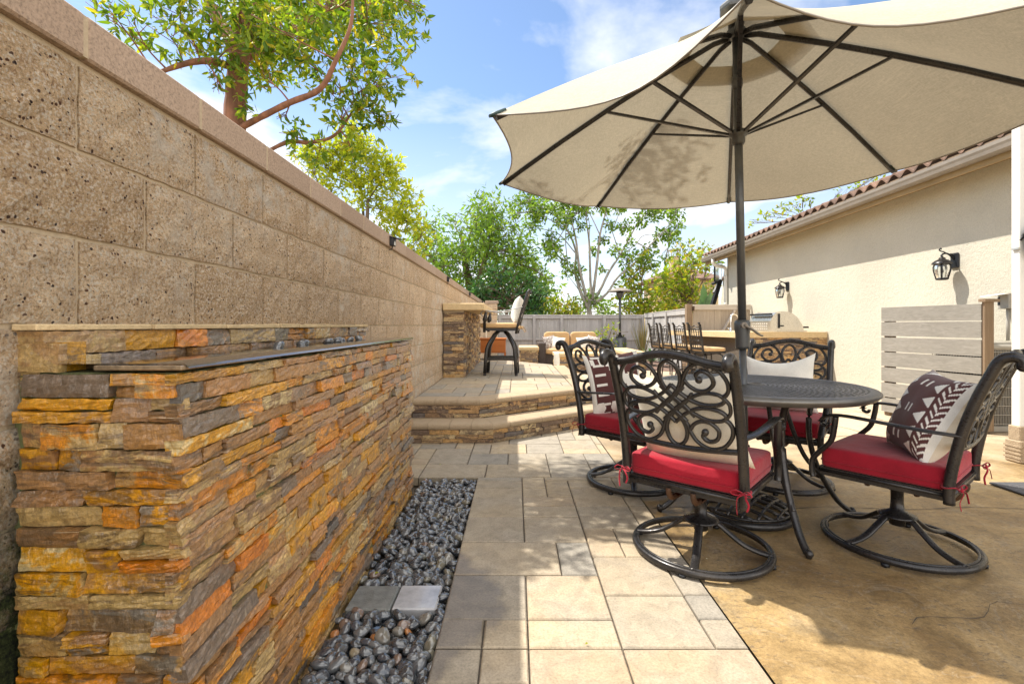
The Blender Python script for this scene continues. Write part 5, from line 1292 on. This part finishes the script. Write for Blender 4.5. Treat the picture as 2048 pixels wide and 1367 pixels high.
# ================================================================ farther trees
tr=[([(-2.75,8.6,-.1),(-2.75,8.6,1.6),(-2.7,8.6,2.4),(-2.65,8.6,3.3)],[.10,.08,.06,.02]),([(-2.74,8.6,1.5),(-3.0,8.6,2.3),(-3.3,8.5,3.0)],[.05,.035,.015]),([(-2.74,8.6,1.6),(-2.4,8.7,2.3),(-2.1,8.6,2.9)],[.05,.035,.015]),([(-2.74,8.6,1.4),(-2.2,8.6,1.9),(-1.9,8.5,2.3)],[.04,.03,.012]),([(-2.74,8.6,1.7),(-2.8,8.9,2.6),(-2.9,9.0,3.6)],[.05,.035,.015])]
cl=[]
for b in ((640,330,8.4,.35),(690,300,8.6,.35),(740,315,8.6,.35),(780,345,8.7,.3),(810,390,8.6,.32),(820,440,8.5,.3),(770,420,8.8,.28),(720,370,8.9,.3),(660,370,8.5,.25),(790,470,8.4,.25),(845,470,8.5,.2),(610,310,8.2,.22),(700,260,8.5,.22),(750,470,8.6,.2),(830,500,8.4,.18),(690,420,8.8,.22),(670,300,8.5,.3),(720,290,8.6,.3),(760,360,8.6,.34),(700,340,8.5,.34),(800,430,8.5,.3),(630,310,8.3,.25),(780,320,8.6,.25),(735,400,8.7,.25)): blob(*b)
tree('yellow_green_tree','airy yellow green tree with fine branches behind the block wall',tr,cl,'leaf2','barkd',3400,.10,62,.36,(-2.75,8.6,0),.1,.012,whorl=4)
r2=random.Random(77)
def fill(poly,n,Y0,Y1,rmin,rmax):
    out=[]; xs=[p[0] for p in poly]; ys=[p[1] for p in poly]; g=0
    while len(out)<n and g<20000:
        g+=1; x=r2.uniform(min(xs),max(xs)); y=r2.uniform(min(ys),max(ys)); ins=False; j=len(poly)-1
        for i in range(len(poly)):
            if (poly[i][1]>y)!=(poly[j][1]>y) and x<(poly[j][0]-poly[i][0])*(y-poly[i][1])/(poly[j][1]-poly[i][1])+poly[i][0]: ins=not ins
            j=i
        if ins: out.append((tuple(P(x,y,r2.uniform(Y0,Y1))),r2.uniform(rmin,rmax)))
    return out
cl=fill([(835,470),(850,440),(880,425),(935,435),(955,405),(990,415),(1000,445),(1040,450),(1055,480),(1060,520),(1095,545),(1125,575),(1130,600),(1100,625),(850,625),(830,520)],95,19,23,.45,.95)
tr=[([(-1.9,21,-.2),(-1.9,21,2.0),(-2.2,21,3.6),(-2.4,21,5.0)],[.25,.2,.14,.06]),([(-1.9,21,1.5),(-.8,21,3.0),(-.1,21,4.2)],[.16,.11,.05]),([(-1.9,21,1.8),(-3.2,21,3.3),(-3.9,20.6,4.4)],[.15,.1,.05]),([(-1.9,21,2),(-1.3,20.6,4),(-1.0,21,5.3)],[.14,.1,.04])]
tree('pepper_tree','large feathery mid green tree rising behind the wall end',tr,cl,'leaf3','barkd',210,.30,63,.30,(-1.9,21,0),.5,.03)
cl=fill([(950,560),(985,540),(1030,545),(1070,560),(1090,600),(1080,628),(945,625)],34,17.6,18.6,.3,.5)
tree('dark_hedge_tree','dark glossy green bush behind the grey fence',[([(-.5,18,-.2),(-.4,18,1),(-.3,18,2)],[.1,.08,.03])],cl,'leaf4','barkd',420,.19,64,.5,(-.4,18,0),.2,.02)
# pale multi trunk tree
tr=[]; B0=P(1180,640,18.5)
def limb(pts,rs): tr.append(([P(x,y,18.5+dz) for x,y,dz in pts],[r_*.47 for r_ in rs]))
limb([(1182,665,0),(1180,635,0),(1178,612,0),(1184,600,0)],[.25,.22,.21,.18])
limb([(1176,615,0),(1160,580,0),(1150,540,.2),(1152,505,.3),(1140,470,.3),(1120,440,.5),(1090,420,.5),(1060,405,.6)],[.17,.13,.11,.09,.08,.06,.04,.02])
limb([(1178,612,0),(1168,575,-.2),(1158,530,-.3),(1152,480,-.4),(1140,430,-.4),(1132,400,-.3)],[.15,.12,.10,.08,.05,.025])
limb([(1184,602,0),(1181,565,.2),(1180,530,.2),(1178,480,.3),(1172,430,.2),(1176,395,.2)],[.14,.11,.10,.08,.05,.03])
limb([(1184,600,0),(1190,560,-.3),(1196,510,-.3),(1200,470,-.4),(1210,430,-.5),(1220,395,-.4)],[.15,.12,.1,.08,.06,.03])
limb([(1184,608,0),(1200,580,.1),(1220,540,.2),(1240,510,.3),(1262,470,.4),(1280,440,.4),(1310,415,.5)],[.15,.12,.1,.08,.06,.04,.02])
limb([(1186,610,0),(1215,585,-.2),(1235,555,-.3),(1270,525,-.4),(1300,490,-.4),(1330,460,-.5),(1350,430,-.5)],[.13,.1,.09,.07,.05,.035,.02])
limb([(1160,560,.1),(1140,540,.2),(1118,520,.2),(1100,505,.1)],[.05,.04,.03,.02]); limb([(1150,505,.3),(1120,470,.4),(1095,460,.4),(1060,455,.4)],[.05,.04,.03,.02])
limb([(1240,512,.3),(1270,490,.3),(1290,470,.2),(1340,470,.2)],[.04,.03,.025,.015])
for _ in range(26):
    a=r2.choice(tr)[0]; i=r2.randint(len(a)//2,len(a)-1); q=a[i]; up=V((r2.uniform(-1.3,1.3),r2.uniform(-.6,.6),r2.uniform(.7,1.9)))
    tr.append(([q,q+up*.5+V((r2.uniform(-.1,.1),0,.05)),q+up],[.022,.016,.007]))
cl=[(tuple(b_[0][-1]),r2.uniform(.2,.38)) for b_ in tr]
for b in ((1030,410,.5),(1055,400,.55),(1085,415,.6),(1110,410,.6),(1140,405,.6),(1075,440,.45),(1120,440,.5),(1150,430,.4),(1170,405,.5),(1110,500,.45),(1095,490,.35),(1130,520,.3),(1205,480,.35),(1230,500,.35),(1190,500,.3),(1220,450,.35),(1250,455,.4),(1280,440,.45),(1310,430,.4),(1340,420,.45),(1355,450,.4),(1345,475,.35),(1320,470,.4),(1300,500,.45),(1330,520,.35),(1290,520,.35),(1240,415,.4),(1290,405,.5),(1350,400,.4),(1260,480,.3),(1165,455,.3),(1205,410,.4),(1030,430,.3),(1140,470,.3),(1205,540,.25),(1310,535,.3)): cl.append((tuple(P(b[0],b[1],18.5+r2.uniform(-.7,.7))),b[2]*.74))
tree('pale_trunk_tree','spreading tree with many pale grey limbs standing behind the back fence',tr,cl,'leaf3','barkg',950,.17,65,.55,B0,.2,.03)
for poly,Y0,Y1,n,lf,dens,sz,lb,base in (
  ([(1240,560),(1275,520),(1290,500),(1300,560),(1330,585),(1350,605),(1330,625),(1240,628)],17.5,18.5,22,'leaf5',330,.20,'light yellow green shrub behind the fence by the heater',(4.6,18,0)),
  ([(1310,560),(1335,510),(1360,490),(1390,480),(1410,495),(1430,520),(1430,560),(1425,600),(1400,612),(1330,620)],16,17.4,34,'leaf5',330,.19,'golden green tree behind the gate hiding a tan house',(6.0,16.7,0)),
  ([(1100,600),(1125,590),(1150,605),(1155,628),(1100,628)],17.6,18.4,9,'leaf5',420,.16,'small bright lime bush behind the fence under the pale tree',(1.8,18,0)),
  ([(1150,600),(1180,585),(1210,600),(1225,628),(1150,628)],21,23,9,'leaf3',260,.22,'dull green bush far behind the pale grey trunk',(3.3,22,0)),
  ([(1255,500),(1275,560),(1262,610),(1245,560)],18.6,19.0,7,'leaf3',240,.2,'sparse slim sapling behind the patio heater',(4.4,18.8,0))):
    cl=fill(poly,n,Y0,Y1,.25,.5)
    tree('garden_shrub',lb,[([(base[0],base[1],-.2),(base[0],base[1],.8),(base[0]+.05,base[1],1.8)],[.07,.06,.03])],cl,lf,'barkd',dens,sz,70+n,.55,base,.2,.018,'shrub')
# branches showing above the roof
cl=[(tuple(P(x,y,14.6)),r_) for x,y,r_ in ((1530,432,.22),(1545,425,.15),(1565,418,.25),(1590,412,.28),(1605,395,.22),(1618,402,.15),(1500,447,.15),(1735,362,.3),(1755,350,.3),(1715,372,.22),(1680,385,.15))]
tree('roofside_tree','tree behind the house with twigs showing over the roof tiles',[([(9.2,14.9,-.1),(9.2,14.8,2.5),(9.0,14.7,4.2)],[.14,.12,.04])],cl,'leaf5','barkd',420,.15,81,.5,(9.2,14.9,0))
# bird of paradise
o=thing('banana_plant','broad leaved paddle plant behind the gate','plant',(5.4,13.6,0)); m=MB()
for px,py,l,a in ((1405,560,.8,2.2),(1412,585,.7,2.6),(1420,575,.8,1.2),(1398,590,.6,2.9)):
    t=P(px,py,13.6)-o.location; b=V((0,0,.6)); d=(t-b); s=d.cross(V((0,1,0))).normalized(); rows=[]
    for k in range(9):
        q=k/8; p=b.lerp(t,q)+V((0,-.05*q,-.1*q*q)); w=(.13*sin(pi*max(0,(q-.3)/.7))**.7 if q>.3 else .012)+.002; rows.append([p-s*w+V((0,.03,.02)),p,p+s*w+V((0,-.03,.02))])
    m.grid(rows)
m.build('paddle_leaves',M['blade'],o); MB().tube([(0,0,0),(0,0,.7)],.08,8).build('stem',M['blade'],o)
# basketball hoop
bh=thing('basketball_hoop','black basketball hoop with clear backboard behind the gate','basketball hoop',(5.55,13.3,0))
q0=P(1408,625,13.0); q1=P(1440,560,13.2); q2=P(1432,530,13.3)
MB().obox((q0.x-.25,q0.y,0),(q1.x,q1.y,q1.z),.10,.10).build('pole',M['black'],bh,True); 
m=MB(); m.obox(q1,P(1425,568,13.0),.06,.05); m.obox(q1,P(1427,585,13.0),.05,.04); m.build('support_arm',M['black'],bh,True)
bq=[P(1429,528,13.0),P(1442,526,13.6),P(1442,558,13.6),P(1429,562,13.0)]
m=MB(); m.add([tuple(p) for p in bq]+[tuple(p+V((.02,-.02,0))) for p in bq],[(0,1,2,3),(7,6,5,4),(0,4,5,1),(1,5,6,2),(2,6,7,3),(3,7,4,0)]); m.build('backboard',M['glass'],bh,True)
m=MB()
for i in range(4): m.obox(bq[i],bq[(i+1)%4],.03,.03)
m.build('backboard_frame',M['black'],bh,True)
# neighbour house
nh=thing('distant_house','tan neighbouring house with tile roof and brick chimney beyond the trees','house',(10.5,33,0))
MB().box(9.6,13.5,32,36,-.1,4.3).build('wall',M['stucco2'],nh,True)
m=MB(); m.add([(9.1,31.4,4.15),(13.9,31.4,4.15),(13.9,36.6,4.15),(9.1,36.6,4.15),(11.2,33.6,5.3),(11.9,34.4,5.3)],[(0,1,5,4),(1,2,5),(2,3,4,5),(3,0,4)]); m.box(9.15,13.85,31.45,36.5,4.05,4.149); m.build('roof',M['tile'],nh,True)
m=MB(); m.cbox(10.55,11.15,32.6,33.2,4.2,5.7,.02); m.build('chimney',M['stucco2'],nh,True)
m=MB(); m.cbox(10.5,11.2,32.55,33.25,5.7,5.78,.01); m.cbox(10.5,11.2,32.55,33.25,6.18,6.25,.01)
for x in (10.53,11.12): 
    for y in (32.58,33.17): m.box(x,x+.05,y,y+.05,5.78,6.18)
for z in (5.86,5.96,6.06): m.box(10.56,11.14,32.6,32.62,z,z+.03)
m.build('chimney_cap',M['acgrey'],nh,True)
for x in (9.85,10.35): 
    w_=MB().box(x,x+.36,31.96,31.998,2.7,3.8).build('window',M['whitep'],nh,True); MB().box(x+.04,x+.32,31.94,31.958,2.75,3.75).build('pane',M['slate'],w_,False).location=-nh.location
SUN_E=4.1; SKY_E=.12; EXPO=.93; CLOUD_C=(5.6,5.7,5.9,1); FILL_BANK_C=(13.,12.5,11.8,1); CLOUD_OFF=(.35,.2,0)
# ================================================================ camera, light, sky
cam=bpy.data.cameras.new('camera'); co=bpy.data.objects.new('camera',cam); COL.objects.link(co)
co.location=(0,0,H); co.rotation_euler=(pi/2,0,0); cam.sensor_width=36; cam.lens=FX/2048*36
cam.shift_x=-(CX-1024)/2048; cam.shift_y=-(683.5-CY)/2048; cam.clip_start=.02; cam.clip_end=2000
S.camera=co
SUN=V((-.57,.28,1)).normalized(); EL=math.asin(SUN.z); ROT=atan2(SUN.x,SUN.y)
sl=bpy.data.lights.new('sun','SUN'); sl.energy=SUN_E; sl.angle=radians(.55); sl.color=(1,.94,.84)
so=bpy.data.objects.new('sun',sl); COL.objects.link(so); so.rotation_euler=SUN.to_track_quat('Z','Y').to_euler(); so.location=SUN*60
w=bpy.data.worlds.new('World'); S.world=w; w.use_nodes=True; nt=w.node_tree; nt.nodes.clear()
def wn(t,**k):
    n=nt.nodes.new(t)
    for a,b in k.items(): setattr(n,a,b)
    return n
lk=nt.links.new
sky=wn('ShaderNodeTexSky',sky_type='NISHITA',sun_disc=False,sun_elevation=EL,sun_rotation=ROT,altitude=0,air_density=1.0,dust_density=.4,ozone_density=2.5)
tc=wn('ShaderNodeTexCoord'); sx=wn('ShaderNodeSeparateXYZ'); lk(tc.outputs['Generated'],sx.inputs[0])
mz=wn('ShaderNodeMath',operation='MAXIMUM'); lk(sx.outputs[2],mz.inputs[0]); mz.inputs[1].default_value=.0
az=wn('ShaderNodeMath',operation='ADD'); lk(mz.outputs[0],az.inputs[0]); az.inputs[1].default_value=.22
dv=wn('ShaderNodeVectorMath',operation='DIVIDE'); cb=wn('ShaderNodeCombineXYZ')
for i in range(3): lk(az.outputs[0],cb.inputs[i])
lk(tc.outputs['Generated'],dv.inputs[0]); lk(cb.outputs[0],dv.inputs[1])
mp=wn('ShaderNodeMapping'); mp.inputs['Location'].default_value=CLOUD_OFF; mp.inputs['Scale'].default_value=(1,1,.3); lk(dv.outputs[0],mp.inputs[0])
nz=wn('ShaderNodeTexNoise'); nz.inputs['Scale'].default_value=1.5; nz.inputs['Detail'].default_value=7; nz.inputs['Roughness'].default_value=.55; nz.inputs['Distortion'].default_value=.25; lk(mp.outputs[0],nz.inputs[0])
rp=wn('ShaderNodeValToRGB'); e=rp.color_ramp.elements; e[0].position=.45; e[0].color=(0,0,0,1); e[1].position=.61; e[1].color=(1,1,1,1); lk(nz.outputs['Fac'],rp.inputs[0])
# thicker veil towards the horizon
hz=wn('ShaderNodeMapRange'); lk(mz.outputs[0],hz.inputs[0]); hz.inputs[1].default_value=.02; hz.inputs[2].default_value=.42; hz.inputs[3].default_value=.65; hz.inputs[4].default_value=.0
mx0=wn('ShaderNodeMath',operation='MAXIMUM'); lk(rp.outputs[0],mx0.inputs[0]); lk(hz.outputs[0],mx0.inputs[1])
cl=wn('ShaderNodeMath',operation='MULTIPLY'); lk(mx0.outputs[0],cl.inputs[0]); cl.inputs[1].default_value=.9
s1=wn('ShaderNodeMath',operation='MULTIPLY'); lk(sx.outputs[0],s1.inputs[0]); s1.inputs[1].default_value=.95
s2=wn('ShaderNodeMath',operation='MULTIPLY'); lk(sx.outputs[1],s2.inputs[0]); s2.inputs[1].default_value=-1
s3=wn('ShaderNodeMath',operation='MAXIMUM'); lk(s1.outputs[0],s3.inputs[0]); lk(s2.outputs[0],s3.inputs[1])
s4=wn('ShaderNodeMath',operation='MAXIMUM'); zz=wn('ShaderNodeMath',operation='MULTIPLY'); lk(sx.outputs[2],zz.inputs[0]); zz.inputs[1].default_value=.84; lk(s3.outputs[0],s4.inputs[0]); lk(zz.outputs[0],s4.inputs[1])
fill_bank=wn('ShaderNodeMapRange',interpolation_type='SMOOTHSTEP'); lk(s4.outputs[0],fill_bank.inputs[0]); fill_bank.inputs[1].default_value=.56; fill_bank.inputs[2].default_value=.85  # unseen bright cloud bank added overhead, behind and right for soft fill
m5=wn('ShaderNodeMath',operation='MAXIMUM'); lk(cl.outputs[0],m5.inputs[0]); lk(fill_bank.outputs[0],m5.inputs[1])
br=wn('ShaderNodeMix'); br.data_type='RGBA'; lk(fill_bank.outputs[0],br.inputs[0]); br.inputs[6].default_value=CLOUD_C; br.inputs[7].default_value=FILL_BANK_C
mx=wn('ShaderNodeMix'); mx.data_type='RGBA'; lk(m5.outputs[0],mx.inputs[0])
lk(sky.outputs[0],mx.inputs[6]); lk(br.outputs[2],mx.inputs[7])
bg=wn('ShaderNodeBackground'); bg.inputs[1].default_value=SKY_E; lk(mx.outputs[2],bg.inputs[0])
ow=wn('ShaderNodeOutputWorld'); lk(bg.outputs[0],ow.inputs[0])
S.view_settings.view_transform='Standard'; S.view_settings.look='None'; S.view_settings.exposure=EXPO; S.view_settings.gamma=1
S.render.engine='CYCLES'; S.cycles.max_bounces=8; S.cycles.diffuse_bounces=4; S.cycles.transparent_max_bounces=12; S.cycles.caustics_reflective=False; S.cycles.caustics_refractive=False
S.cycles.use_denoising=True; S.cycles.sample_clamp_indirect=6
